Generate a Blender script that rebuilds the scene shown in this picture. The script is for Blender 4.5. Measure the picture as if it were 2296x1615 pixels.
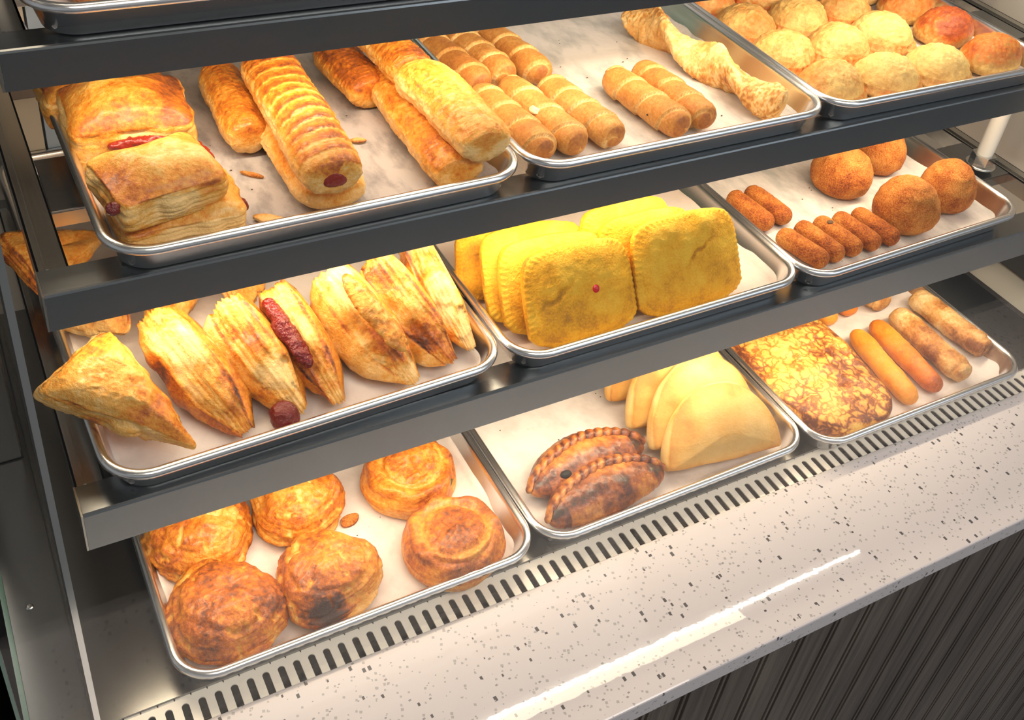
import bpy, math, random
import numpy as np
from mathutils import Vector, Matrix

# ------------------------------------------------------------------ camera, world, lights
for o in list(bpy.data.objects): bpy.data.objects.remove(o)
SC = bpy.context.scene
COL = SC.collection
IMG_W, IMG_H = 2296, 1615
cam = bpy.data.objects.new('camera', bpy.data.cameras.new('camera')); COL.objects.link(cam)
CR = [[0.87198, -0.20285, 0.44555], [-0.47577, -0.56552, 0.67366], [0.11532, -0.79940, -0.58963]]
M = Matrix(((CR[0][0], -CR[0][1], -CR[0][2], 0.01039), (CR[1][0], -CR[1][1], -CR[1][2], -0.39763),
            (CR[2][0], -CR[2][1], -CR[2][2], 0.83029), (0, 0, 0, 1)))
cam.matrix_world = M
cam.data.sensor_fit = 'HORIZONTAL'; cam.data.sensor_width = 36
cam.data.lens = 2405.81 / IMG_W * 36
cam.data.shift_x = -(1153.57 - IMG_W / 2) / IMG_W
cam.data.shift_y = (535.51 - IMG_H / 2) / IMG_W
cam.data.clip_start = 0.01
SC.camera = cam

w = bpy.data.worlds.new('world'); SC.world = w; w.use_nodes = True
wb = w.node_tree.nodes['Background']
wb.inputs[0].default_value = (0.66, 0.67, 0.69, 1); wb.inputs[1].default_value = 0.46
SC.view_settings.view_transform = 'Standard'; SC.view_settings.look = 'None'
SC.view_settings.gamma = 1; SC.view_settings.exposure = -0.12

def area(name, loc, target, sx, sy, power, color):
    l = bpy.data.lights.new(name, 'AREA'); l.shape = 'RECTANGLE'; l.size = sx; l.size_y = sy
    l.energy = power; l.color = color
    o = bpy.data.objects.new(name, l); COL.objects.link(o); o.location = loc
    d = Vector(target) - Vector(loc)
    z = -d.normalized(); x = Vector((1, 0, 0)); y = z.cross(x).normalized(); x = y.cross(z)
    o.matrix_world = Matrix(((x[0], y[0], z[0], loc[0]), (x[1], y[1], z[1], loc[1]), (x[2], y[2], z[2], loc[2]), (0, 0, 0, 1)))
    return o
WARM = (1.0, 0.80, 0.56)
# warm led strips under the front rail of each shelf (length, y, z)
for (yy, zz, pw) in ((0.172, 0.150, 2.0), (0.236, 0.3105, 1.95), (0.303, 0.461, 2.0)):
    area('led_light', (0.565, yy, zz), (0.565, yy + 0.035, zz - 0.10), 1.02, 0.010, pw, WARM)
area('top_shelf_fill', (0.565, 0.33, 0.80), (0.565, 0.42, 0.4), 1.05, 0.03, 1.5, WARM)  # added unseen strip that lights the topmost pan; there is no hood
area('front_fill_light', (0.7, -1.15, 2.1), (0.6, 0.2, 0.15), 2.0, 0.7, 32.0, (1.0, 0.92, 0.83))  # added fill with no fixture, brightens the fronts of the pastries
area('window_daylight', (2.6, -2.4, 1.7), (0.8, 0.2, 0.2), 2.0, 1.6, 18.0, (0.78, 0.88, 1.0))

# ------------------------------------------------------------------ helpers
def _hash(ix, iy, iz, seed):
    h = (ix * 374761393 + iy * 668265263 + iz * 2147483647 + seed * 1274126177) & 0xFFFFFFFF
    h = ((h ^ (h >> 13)) * 1274126177) & 0xFFFFFFFF
    h = ((h ^ (h >> 16)) * 2246822519) & 0xFFFFFFFF
    return ((h ^ (h >> 15)) & 0xFFFFFF) / float(0xFFFFFF)
def vnoise(P, seed=0):
    P = np.asarray(P, float); F = np.floor(P).astype(np.int64); f = P - F
    f = f * f * f * (f * (f * 6 - 15) + 10)
    F = F + 10000
    r = 0
    for dx in (0, 1):
        for dy in (0, 1):
            for dz in (0, 1):
                wgt = (f[..., 0] if dx else 1 - f[..., 0]) * (f[..., 1] if dy else 1 - f[..., 1]) * (f[..., 2] if dz else 1 - f[..., 2])
                r = r + wgt * _hash(F[..., 0] + dx, F[..., 1] + dy, F[..., 2] + dz, seed)
    return r * 2 - 1
def fbm(P, freq, octv=4, seed=0, gain=0.5):
    a = 1; s = 0; t = 0; P = np.asarray(P) * freq
    for k in range(octv):
        s = s + a * vnoise(P + k * 17.3, seed + k); t += a; a *= gain; P = P * 2.03
    return s / t
def ridge(P, freq, octv=3, seed=0):
    a = 1; s = 0; t = 0; P = np.asarray(P) * freq
    for k in range(octv):
        s = s + a * (1 - np.abs(vnoise(P + k * 9.7, seed + k)) * 2.2); t += a; a *= 0.5; P = P * 2.1
    return np.clip(s / t, -1, 1)
def sstep(a, b, x):
    t = np.clip((x - a) / (b - a), 0, 1); return t * t * (3 - 2 * t)

MAT = {}
def nodes(name):
    m = bpy.data.materials.new(name); m.use_nodes = True; MAT[name] = m
    nt = m.node_tree; return m, nt, nt.nodes['Principled BSDF']
def N(nt, t, **k):
    n = nt.nodes.new(t)
    for a, v in k.items(): setattr(n, a, v)
    return n
def ramp(nt, stops, interp='LINEAR'):
    r = nt.nodes.new('ShaderNodeValToRGB'); cr = r.color_ramp; cr.interpolation = interp
    while len(cr.elements) < len(stops): cr.elements.new(0.5)
    for e, (p, c) in zip(cr.elements, stops): e.position = p; e.color = (*c, 1)
    return r
def math_node(nt, op, a, b=None, clamp=False):
    n = nt.nodes.new('ShaderNodeMath'); n.operation = op; n.use_clamp = clamp
    for i, v in enumerate((a, b)):
        if v is None: continue
        if isinstance(v, (int, float)): n.inputs[i].default_value = v
        else: nt.links.new(v, n.inputs[i])
    return n.outputs[0]
def noise_tex(nt, scale, detail=4, rough=0.55, vec=None, stretch=None):
    tc = nt.nodes.new('ShaderNodeTexCoord'); src = tc.outputs['Object']
    if stretch:
        mp = nt.nodes.new('ShaderNodeMapping'); mp.inputs['Scale'].default_value = stretch
        nt.links.new(src, mp.inputs[0]); src = mp.outputs[0]
    n = nt.nodes.new('ShaderNodeTexNoise'); n.inputs['Scale'].default_value = scale
    n.inputs['Detail'].default_value = detail; n.inputs['Roughness'].default_value = rough
    nt.links.new(src, n.inputs['Vector']); return n.outputs[0]

def food(name, stops, fine=260, famp=0.35, bump=0.0006, rough=0.45, spec=0.4, coarse=60, camp=0.25, sss=0.0, coat=0.0, speck=None, bscale=420):
    m, nt, b = nodes(name); L = nt.links.new
    at = N(nt, 'ShaderNodeAttribute', attribute_name='b')
    n1 = noise_tex(nt, fine, 6, 0.62); n2 = noise_tex(nt, coarse, 4, 0.6)
    v = math_node(nt, 'ADD', at.outputs['Fac'], math_node(nt, 'MULTIPLY', math_node(nt, 'SUBTRACT', n1, 0.5), famp * 2.3))
    v = math_node(nt, 'ADD', v, math_node(nt, 'MULTIPLY', math_node(nt, 'SUBTRACT', n2, 0.5), camp * 2.0))
    if speck:
        sc, th, amt = speck
        tc = N(nt, 'ShaderNodeTexCoord'); vo = N(nt, 'ShaderNodeTexVoronoi'); vo.inputs['Scale'].default_value = sc
        L(tc.outputs['Object'], vo.inputs['Vector'])
        sp = math_node(nt, 'LESS_THAN', vo.outputs['Distance'], th)
        v = math_node(nt, 'ADD', v, math_node(nt, 'MULTIPLY', sp, amt))
    r = ramp(nt, stops); L(v, r.inputs[0]); L(r.outputs[0], b.inputs['Base Color'])
    b.inputs['Roughness'].default_value = rough; b.inputs['Specular IOR Level'].default_value = spec
    if sss:
        b.inputs['Subsurface Weight'].default_value = sss; b.inputs['Subsurface Radius'].default_value = (0.006, 0.003, 0.001); b.inputs['Subsurface Scale'].default_value = 1.0
    if coat: b.inputs['Coat Weight'].default_value = coat; b.inputs['Coat Roughness'].default_value = 0.25
    n3 = noise_tex(nt, bscale, 5, 0.6)
    bp = N(nt, 'ShaderNodeBump'); bp.inputs['Distance'].default_value = bump * 2.0; bp.inputs['Strength'].default_value = 0.9
    L(n3, bp.inputs['Height']); L(bp.outputs[0], b.inputs['Normal'])
    return m
PUFF = [(0.0, (0.88, 0.57, 0.22)), (0.25, (0.78, 0.39, 0.07)), (0.45, (0.70, 0.25, 0.020)), (0.62, (0.50, 0.125, 0.010)), (0.82, (0.20, 0.05, 0.012)), (1.0, (0.06, 0.025, 0.015))]
food('puff_pastry', PUFF, coat=0.3, bump=0.0007, rough=0.4)
food('matte_puff', [(0.0, (0.80, 0.58, 0.29)), (0.3, (0.78, 0.47, 0.16)), (0.55, (0.68, 0.30, 0.06)), (0.75, (0.46, 0.15, 0.03)), (1.0, (0.16, 0.05, 0.02))], rough=0.6, bump=0.0009, fine=200)
food('cheese_dough', [(0.0, (0.80, 0.58, 0.28)), (0.25, (0.68, 0.37, 0.11)), (0.5, (0.52, 0.22, 0.045)), (0.75, (0.36, 0.12, 0.025)), (1.0, (0.2, 0.07, 0.02))], fine=420, famp=0.3, camp=0.2, bump=0.00025, rough=0.55)
food('fried_dough', [(0.0, (0.78, 0.56, 0.20)), (0.3, (0.64, 0.39, 0.12)), (0.5, (0.50, 0.25, 0.065)), (0.66, (0.56, 0.17, 0.025)), (0.85, (0.40, 0.08, 0.015)), (1.0, (0.25, 0.05, 0.015))], fine=300, famp=0.25, camp=0.25, bump=0.0007, rough=0.5, bscale=230)
food('yellow_crust', [(0.0, (0.82, 0.47, 0.03)), (0.3, (0.76, 0.36, 0.006)), (0.55, (0.52, 0.23, 0.008)), (0.8, (0.36, 0.16, 0.015)), (1.0, (0.10, 0.05, 0.02))], fine=500, famp=0.35, camp=0.3, bump=0.0007, rough=0.62)
food('breaded', [(0.0, (0.62, 0.27, 0.06)), (0.35, (0.46, 0.14, 0.018)), (0.6, (0.30, 0.07, 0.010)), (0.85, (0.14, 0.03, 0.008)), (1.0, (0.06, 0.015, 0.008))], fine=650, famp=0.75, camp=0.5, bump=0.0009, rough=0.7, spec=0.3, bscale=700)
food('pale_dough', [(0.0, (0.76, 0.52, 0.20)), (0.35, (0.68, 0.38, 0.10)), (0.6, (0.52, 0.23, 0.05)), (1.0, (0.30, 0.10, 0.03))], fine=160, famp=0.12, camp=0.25, bump=0.0003, rough=0.55, coarse=30)
food('dark_glazed', [(0.0, (0.70, 0.36, 0.10)), (0.3, (0.56, 0.22, 0.04)), (0.55, (0.32, 0.09, 0.02)), (0.8, (0.12, 0.03, 0.015)), (1.0, (0.03, 0.015, 0.012))], fine=200, famp=0.3, camp=0.55, bump=0.0006, rough=0.32, coat=0.4)
food('orange_fritter', [(0.0, (0.80, 0.34, 0.04)), (0.4, (0.70, 0.22, 0.02)), (0.7, (0.52, 0.12, 0.015)), (1.0, (0.2, 0.04, 0.01))], fine=330, famp=0.25, camp=0.25, bump=0.0003, rough=0.4, speck=(300, 0.14, 0.25))
food('wrapper', [(0.0, (0.74, 0.50, 0.24)), (0.35, (0.62, 0.34, 0.11)), (0.6, (0.50, 0.21, 0.05)), (1.0, (0.22, 0.07, 0.02))], fine=300, famp=0.45, camp=0.4, bump=0.0006, rough=0.45)

def omelette():
    m, nt, b = nodes('egg_crust'); L = nt.links.new
    tc = N(nt, 'ShaderNodeTexCoord'); nz = N(nt, 'ShaderNodeTexNoise'); nz.inputs['Scale'].default_value = 55; nz.inputs['Detail'].default_value = 3
    L(tc.outputs['Object'], nz.inputs['Vector'])
    mx = N(nt, 'ShaderNodeMixRGB'); mx.inputs[0].default_value = 0.035; L(tc.outputs['Object'], mx.inputs[1]); L(nz.outputs['Color'], mx.inputs[2])
    vo = N(nt, 'ShaderNodeTexVoronoi', feature='DISTANCE_TO_EDGE'); vo.inputs['Scale'].default_value = 75; L(mx.outputs[0], vo.inputs['Vector'])
    at = N(nt, 'ShaderNodeAttribute', attribute_name='b')
    n2 = noise_tex(nt, 22, 4, 0.6); n4 = noise_tex(nt, 160, 5, 0.6)
    e = math_node(nt, 'SUBTRACT', 0.42, math_node(nt, 'MULTIPLY', vo.outputs['Distance'], 1.9), True)
    v = math_node(nt, 'ADD', math_node(nt, 'MULTIPLY', e, 1.15), at.outputs['Fac'])
    v = math_node(nt, 'ADD', v, math_node(nt, 'MULTIPLY', math_node(nt, 'SUBTRACT', n2, 0.5), 1.3))
    v = math_node(nt, 'ADD', v, math_node(nt, 'MULTIPLY', math_node(nt, 'SUBTRACT', n4, 0.5), 0.3))
    r = ramp(nt, [(0.0, (0.84, 0.56, 0.15)), (0.35, (0.80, 0.47, 0.09)), (0.58, (0.60, 0.24, 0.04)), (0.8, (0.34, 0.10, 0.025)), (1.0, (0.17, 0.05, 0.02))])
    L(v, r.inputs[0]); L(r.outputs[0], b.inputs['Base Color']); b.inputs['Roughness'].default_value = 0.42
    bp = N(nt, 'ShaderNodeBump'); bp.inputs['Distance'].default_value = 0.0015; L(n4, bp.inputs['Height']); L(bp.outputs[0], b.inputs['Normal'])
omelette()

def plain(name, color, rough=0.5, metal=0.0, spec=0.5, emit=None, es=0, bump=None):
    m, nt, b = nodes(name)
    b.inputs['Base Color'].default_value = (*color, 1); b.inputs['Roughness'].default_value = rough
    b.inputs['Metallic'].default_value = metal; b.inputs['Specular IOR Level'].default_value = spec
    if emit: b.inputs['Emission Color'].default_value = (*emit, 1); b.inputs['Emission Strength'].default_value = es
    if bump:
        n = noise_tex(nt, bump[0], 4); bp = N(nt, 'ShaderNodeBump'); bp.inputs['Distance'].default_value = bump[1]
        nt.links.new(n, bp.inputs['Height']); nt.links.new(bp.outputs[0], b.inputs['Normal'])
    return m
plain('jam', (0.15, 0.008, 0.006), 0.10, bump=(160, 0.004))
plain('jam_bright', (0.24, 0.018, 0.008), 0.2, bump=(260, 0.001))
plain('cheese', (0.85, 0.72, 0.38), 0.35)
plain('red_jelly', (0.55, 0.01, 0.02), 0.25)
plain('spinach', (0.05, 0.07, 0.02), 0.5, bump=(300, 0.001))
plain('crumb', (0.10, 0.05, 0.02), 0.8)
plain('painted_hole_dark', (0.004, 0.004, 0.004), 0.7)  # near-black colour painting the shade inside small holes
plain('white_enamel', (0.62, 0.60, 0.57), 0.45)
plain('back_wall_paint', (0.10, 0.10, 0.10), 0.6)
plain('rear_panel_gray', (0.34, 0.34, 0.34), 0.4)
plain('cream_enamel', (0.60, 0.54, 0.45), 0.45)
plain('dark_plastic', (0.035, 0.03, 0.027), 0.5)
plain('pale_blue', (0.42, 0.52, 0.66), 0.4)
plain('white_pipe_mat', (0.60, 0.59, 0.57), 0.35)
plain('rubber_seal', (0.02, 0.02, 0.02), 0.5)
plain('led_diffuser', (0.9, 0.8, 0.6), 0.5, emit=(1.0, 0.80, 0.55), es=6)
plain('tube_glow', (1, 1, 1), 0.5, emit=(1.0, 0.93, 0.80), es=60)
plain('floor_tile', (0.26, 0.275, 0.295), 0.5)

def metal(name, color, rough, brush=None, amt=0.0, scratch=0.0, bump=0.0):
    m, nt, b = nodes(name); L = nt.links.new
    b.inputs['Metallic'].default_value = 1.0; b.inputs['Base Color'].default_value = (*color, 1)
    if brush:
        n = noise_tex(nt, 1.0, 5, 0.7, stretch=brush)
        rr = math_node(nt, 'ADD', math_node(nt, 'MULTIPLY', math_node(nt, 'SUBTRACT', n, 0.5), amt), rough)
        L(rr, b.inputs['Roughness'])
        mr = N(nt, 'ShaderNodeMixRGB', blend_type='MULTIPLY'); mr.inputs[0].default_value = 0.25
        mr.inputs[1].default_value = (*color, 1); r = ramp(nt, [(0.3, (0.6, 0.6, 0.6)), (0.7, (1, 1, 1))]); L(n, r.inputs[0]); L(r.outputs[0], mr.inputs[2]); L(mr.outputs[0], b.inputs['Base Color'])
        bp = N(nt, 'ShaderNodeBump'); bp.inputs['Distance'].default_value = bump; L(n, bp.inputs['Height']); L(bp.outputs[0], b.inputs['Normal'])
    else: b.inputs['Roughness'].default_value = rough
    return m
metal('brushed_steel', (0.27, 0.285, 0.295), 0.24, (12, 900, 900), 0.12, bump=0.000006)
metal('side_steel', (0.50, 0.49, 0.46), 0.2, (900, 12, 900), 0.12, bump=0.000006)
metal('deck_steel', (0.24, 0.24, 0.235), 0.24)
plain('grille_steel', (0.93, 0.85, 0.74), 0.3)
metal('pan_aluminum', (0.82, 0.82, 0.83), 0.26)
metal('dark_steel', (0.10, 0.10, 0.10), 0.35)
metal('bright_steel', (0.7, 0.7, 0.68), 0.15)

def glass(name, tint=(1, 1, 1), refl=1.0):
    m = bpy.data.materials.new(name); m.use_nodes = True; MAT[name] = m
    nt = m.node_tree; nt.nodes.clear(); L = nt.links.new
    out = N(nt, 'ShaderNodeOutputMaterial'); mx = N(nt, 'ShaderNodeMixShader'); tr = N(nt, 'ShaderNodeBsdfTransparent'); gl = N(nt, 'ShaderNodeBsdfGlossy')
    tr.inputs[0].default_value = (*tint, 1); gl.inputs['Roughness'].default_value = 0.015; gl.inputs[0].default_value = (1, 1, 1, 1)
    ge = N(nt, 'ShaderNodeNewGeometry'); dt = N(nt, 'ShaderNodeVectorMath', operation='DOT_PRODUCT'); L(ge.outputs['Normal'], dt.inputs[0]); L(ge.outputs['Incoming'], dt.inputs[1])
    cs = math_node(nt, 'SUBTRACT', 1.0, math_node(nt, 'ABSOLUTE', dt.outputs['Value']), True)
    f = math_node(nt, 'MULTIPLY', math_node(nt, 'ADD', math_node(nt, 'MULTIPLY', math_node(nt, 'POWER', cs, 5.0), 0.96), 0.04), refl, True)
    L(f, mx.inputs[0]); L(tr.outputs[0], mx.inputs[1]); L(gl.outputs[0], mx.inputs[2]); L(mx.outputs[0], out.inputs[0])
glass('clear_glass', (0.985, 0.99, 0.985), 0.48)
plain('glass_edge', (0.08, 0.16, 0.13), 0.1)

def paper(name, base, dark, amt, scale=28, streak=None):
    m, nt, b = nodes(name); L = nt.links.new
    n = noise_tex(nt, scale, 5, 0.62, stretch=streak); n2 = noise_tex(nt, 130, 4, 0.6)
    r = ramp(nt, [(0.5 - amt, dark), (0.5 + amt * 0.35, base)]); L(n, r.inputs[0])
    L(r.outputs[0], b.inputs['Base Color']); b.inputs['Roughness'].default_value = 0.5; b.inputs['Specular IOR Level'].default_value = 0.35
    bp = N(nt, 'ShaderNodeBump'); bp.inputs['Distance'].default_value = 0.0008; L(n2, bp.inputs['Height']); L(bp.outputs[0], b.inputs['Normal'])
WH = (0.74, 0.68, 0.65)
paper('parchment', WH, (0.62, 0.56, 0.53), 0.15)
paper('greasy_parchment', (0.46, 0.42, 0.405), (0.26, 0.24, 0.235), 0.13, 34, (1.3, 0.6, 1))
paper('spotted_parchment', (0.66, 0.60, 0.56), (0.42, 0.40, 0.38), 0.14, 24, (1.3, 0.7, 1))
paper('tan_parchment', (0.66, 0.57, 0.51), (0.62, 0.53, 0.47), 0.2, 60)

def quartz():
    m, nt, b = nodes('speckled_quartz'); L = nt.links.new
    tc = N(nt, 'ShaderNodeTexCoord'); col = None
    base = (0.66, 0.61, 0.61, 1)
    prev = None
    for k, (sc, th, frac, c, st) in enumerate(((175, 0.30, 0.76, (0.30, 0.29, 0.30), (1, 1.5, 1)), (142, 0.24, 0.89, (0.10, 0.095, 0.10), (1.5, 1, 1)), (92, 0.20, 0.925, (0.07, 0.065, 0.075), (1, 1.3, 1)), (300, 0.30, 0.75, (0.42, 0.40, 0.40), (1, 1, 1)))):
        mp = N(nt, 'ShaderNodeMapping'); mp.inputs['Scale'].default_value = st; mp.inputs['Rotation'].default_value = (0, 0, 0.5 + k); mp.inputs['Location'].default_value = (k * 3.1, k, 0.003)
        L(tc.outputs['Object'], mp.inputs[0])
        vo = N(nt, 'ShaderNodeTexVoronoi'); vo.distance = 'CHEBYCHEV' if k % 2 else 'MANHATTAN'; vo.inputs['Scale'].default_value = sc; L(mp.outputs[0], vo.inputs['Vector'])
        sp = N(nt, 'ShaderNodeSeparateColor'); L(vo.outputs['Color'], sp.inputs[0])
        thr = math_node(nt, 'MULTIPLY', sp.outputs[1], th)
        a = math_node(nt, 'LESS_THAN', vo.outputs['Distance'], math_node(nt, 'ADD', thr, 0.10))
        bq = math_node(nt, 'GREATER_THAN', sp.outputs[0], frac)
        f = math_node(nt, 'MULTIPLY', a, bq)
        mx = N(nt, 'ShaderNodeMixRGB'); L(f, mx.inputs[0])
        if prev is None: mx.inputs[1].default_value = base
        else: L(prev, mx.inputs[1])
        mx.inputs[2].default_value = (*c, 1); prev = mx.outputs[0]
    L(prev, b.inputs['Base Color']); b.inputs['Roughness'].default_value = 0.4; b.inputs['Specular IOR Level'].default_value = 0.3; b.inputs['Coat Weight'].default_value = 1.0; b.inputs['Coat Roughness'].default_value = 0.012
    n = noise_tex(nt, 90, 3); bp = N(nt, 'ShaderNodeBump'); bp.inputs['Distance'].default_value = 0.000012; L(n, bp.inputs['Height']); L(bp.outputs[0], b.inputs['Coat Normal'])
quartz()
def wood():
    m, nt, b = nodes('dark_board'); L = nt.links.new
    n = noise_tex(nt, 1, 6, 0.65, stretch=(130, 130, 5)); n2 = noise_tex(nt, 1, 3, 0.5, stretch=(9, 9, 1.5))
    v = math_node(nt, 'ADD', math_node(nt, 'MULTIPLY', n, 0.6), math_node(nt, 'MULTIPLY', n2, 0.4))
    r = ramp(nt, [(0.32, (0.035, 0.027, 0.021)), (0.5, (0.095, 0.074, 0.058)), (0.7, (0.18, 0.145, 0.115))]); L(v, r.inputs[0]); L(r.outputs[0], b.inputs['Base Color'])
    b.inputs['Roughness'].default_value = 0.5
wood()

def mk(name, V, F, mat, parent=None, b=None, smooth=True):
    me = bpy.data.meshes.new(name); me.from_pydata([tuple(map(float, v)) for v in V], [], [tuple(int(i) for i in f) for f in F]); me.update()
    if smooth: me.polygons.foreach_set('use_smooth', [True] * len(me.polygons))
    me.materials.append(MAT[mat])
    if b is not None:
        a = me.attributes.new('b', 'FLOAT', 'POINT'); a.data.foreach_set('value', np.asarray(b, dtype=np.float32).ravel())
    o = bpy.data.objects.new(name, me); COL.objects.link(o)
    if parent: o.parent = parent
    return o
def tag(o, label=None, cat=None, group=None, kind=None):
    if label: o['label'] = label
    if cat: o['category'] = cat
    if group: o['group'] = group
    if kind: o['kind'] = kind
    return o
def empty(name, loc=(0, 0, 0)):
    o = bpy.data.objects.new(name, None); COL.objects.link(o); o.location = loc; o.empty_display_size = 0.02; return o
def box_vf(x0, x1, y0, y1, z0, z1, V, F):
    n = len(V); V += [(x, y, z) for z in (z0, z1) for x, y in ((x0, y0), (x1, y0), (x1, y1), (x0, y1))]
    F += [tuple(n + i for i in f) for f in ((3, 2, 1, 0), (4, 5, 6, 7), (0, 1, 5, 4), (1, 2, 6, 5), (2, 3, 7, 6), (3, 0, 4, 7))]
def boxes(name, L, mat, parent=None, bev=0.0):
    V, F = [], []
    for b_ in L: box_vf(*b_, V, F)
    o = mk(name, V, F, mat, parent, smooth=False)
    if bev:
        md = o.modifiers.new('bevel', 'BEVEL'); md.width = bev; md.segments = 2; md.limit_method = 'ANGLE'
    return o
def extrude_x(name, prof, x0, x1, mat, parent=None, closed=True, bev=0.0):
    n = len(prof); V = [(x0, y, z) for y, z in prof] + [(x1, y, z) for y, z in prof]
    F = [(i, (i + 1) % n, n + (i + 1) % n, n + i) for i in range(n if closed else n - 1)]
    if closed: F += [tuple(range(n))[::-1], tuple(range(n, 2 * n))]
    o = mk(name, V, F, mat, parent, smooth=False)
    if bev:
        md = o.modifiers.new('bevel', 'BEVEL'); md.width = bev; md.segments = 3; md.limit_method = 'ANGLE'
    return o
def grid_faces(m, n, wrap=True, off=0):
    F = []
    for i in range(m - 1):
        for j in range(n if wrap else n - 1):
            k = (j + 1) % n
            F.append((off + i * n + j, off + i * n + k, off + (i + 1) * n + k, off + (i + 1) * n + j))
    return F
def capped(G):                                 # grid (m,n,3), closes both ends
    m, n = G.shape[:2]; V = G.reshape(-1, 3); F = grid_faces(m, n)
    c0, c1 = G[0].mean(0), G[-1].mean(0)
    V = np.vstack([V, c0, c1]); a = m * n
    F += [(a, (j + 1) % n, j) for j in range(n)] + [(a + 1, (m - 1) * n + j, (m - 1) * n + (j + 1) % n) for j in range(n)]
    return V, F
def place(o, loc, ex=None, ey=None, rotz=0.0, tilt=(0, 0)):
    if ex is not None:
        ex = Vector(ex).normalized(); ey = Vector(ey); ey = (ey - ex * ey.dot(ex)).normalized(); ez = ex.cross(ey)
        R3 = Matrix((ex, ey, ez)).transposed()
    else:
        R3 = (Matrix.Rotation(rotz, 3, 'Z') @ Matrix.Rotation(tilt[0], 3, 'X') @ Matrix.Rotation(tilt[1], 3, 'Y'))
    o.matrix_world = Matrix.Translation(loc) @ R3.to_4x4()
    return o
def axis_place(o, A, B):
    A, B = Vector(A), Vector(B); ex = (B - A).normalized(); ey = Vector((0, 0, 1)).cross(ex)
    return place(o, (A + B) / 2, ex, ey)

# ------------------------------------------------------------------ shape makers
def outline(poly, n=120, rnd=3):
    P = np.array(poly, float)
    for _ in range(rnd):
        Q = np.roll(P, -1, 0); P = np.stack([P * .75 + Q * .25, P * .25 + Q * .75], 1).reshape(-1, 2)
    P = np.vstack([P, P[:1]]); d = np.r_[0, np.cumsum(np.linalg.norm(np.diff(P, axis=0), axis=1))]
    t = np.linspace(0, d[-1], n, endpoint=False)
    return np.stack([np.interp(t, d, P[:, 0]), np.interp(t, d, P[:, 1])], 1)
def rpoly(poly, r, n=180, k=7):
    P = [np.array(p, float) for p in poly]; out = []; m = len(P)
    for i in range(m):
        a, b, c = P[i - 1], P[i], P[(i + 1) % m]; u = (a - b) / np.linalg.norm(a - b); v = (c - b) / np.linalg.norm(c - b)
        rr = min(r, np.linalg.norm(a - b) * .45, np.linalg.norm(c - b) * .45); p0, p2 = b + u * rr, b + v * rr
        for t in np.linspace(0, 1, k): out.append((1 - t) ** 2 * p0 + 2 * t * (1 - t) * b + t * t * p2)
    return outline(out, n, 0)
def slab(name, out, mat, top=0.014, rim=0.010, puff_pow=2.2, rings=22, side=12, bulge=0.25, layer=0.0012, wob=0.0012, seed=0, btop=0.45, bside=0.12,
         parent=None, bot=0.5, crimp=None, rimfn=None, bvar=0.3, wfreq=45, edge_brown=0.1, detail=0.0008, topfn=None, bfn=None):
    n = len(out); c = out.mean(0); rimv = np.full(n, rim) if rimfn is None else rim * rimfn(out)
    rows, bs = [], []
    th = np.linspace(0, 2 * np.pi, n, endpoint=False)
    for s in np.linspace(0.02, 1, rings):
        p = c + (out - c) * s
        z = rimv * s ** 2 + rimv.mean() * (1 - s ** 2) + top * (1 - s ** puff_pow)
        P3 = np.c_[p, np.zeros(n)]
        wv = fbm(P3 + seed, wfreq, 3, seed) * wob * 1.6 + ridge(P3 + seed, wfreq * 2.5, 3, seed + 5) * detail
        z = z + wv * np.minimum(1, (1 - s) * 6 + 0.25)
        if topfn is not None: z = z + topfn(p, s)
        if crimp and s > crimp[2]: z = z + crimp[0] * np.sin(th * crimp[1])
        rows.append(np.c_[p, z]); bb = btop + bvar * fbm(P3 + seed + 3, wfreq * 1.1, 3, seed + 9) - wv * 60 + edge_brown * (s ** 6)
        if bfn is not None: bb = bb + bfn(p, s)
        bs.append(bb)
    nrm = (out - c); nrm = nrm / np.linalg.norm(nrm, axis=1)[:, None]
    zt = rows[-1][:, 2]
    for k in range(1, side):
        t = k / side; z = zt * (1 - t) + (-rimv) * t
        off = bulge * rimv * np.sin(math.pi * t)
        Q = np.c_[out * 22, z * 1100 + seed]
        lay = vnoise(Q, seed + 21); lay2 = vnoise(np.c_[out * 50, z * 2300], seed + 33)
        o2 = out + nrm * (off + layer * (lay + .5 * lay2) + wob * fbm(np.c_[out, z] + seed, 60, 2, seed))[:, None]
        rows.append(np.c_[o2, z]); bs.append(bside + 0.11 * lay + 0.09 * lay2 + 0.75 * fbm(np.c_[out, z], 34, 3, seed + 2) + 0.22 * (abs(t - .5) > .38))
    for s in np.linspace(1, 0.02, 7):
        p = c + (out - c) * s; rows.append(np.c_[p, -rimv - bot * 0.006 * (1 - s ** 2)]); bs.append(np.full(n, btop * .8))
    G = np.array(rows); V, F = capped(G); b = np.r_[np.array(bs).ravel(), btop, btop]
    return mk(name, V, F, mat, parent, b)
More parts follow.
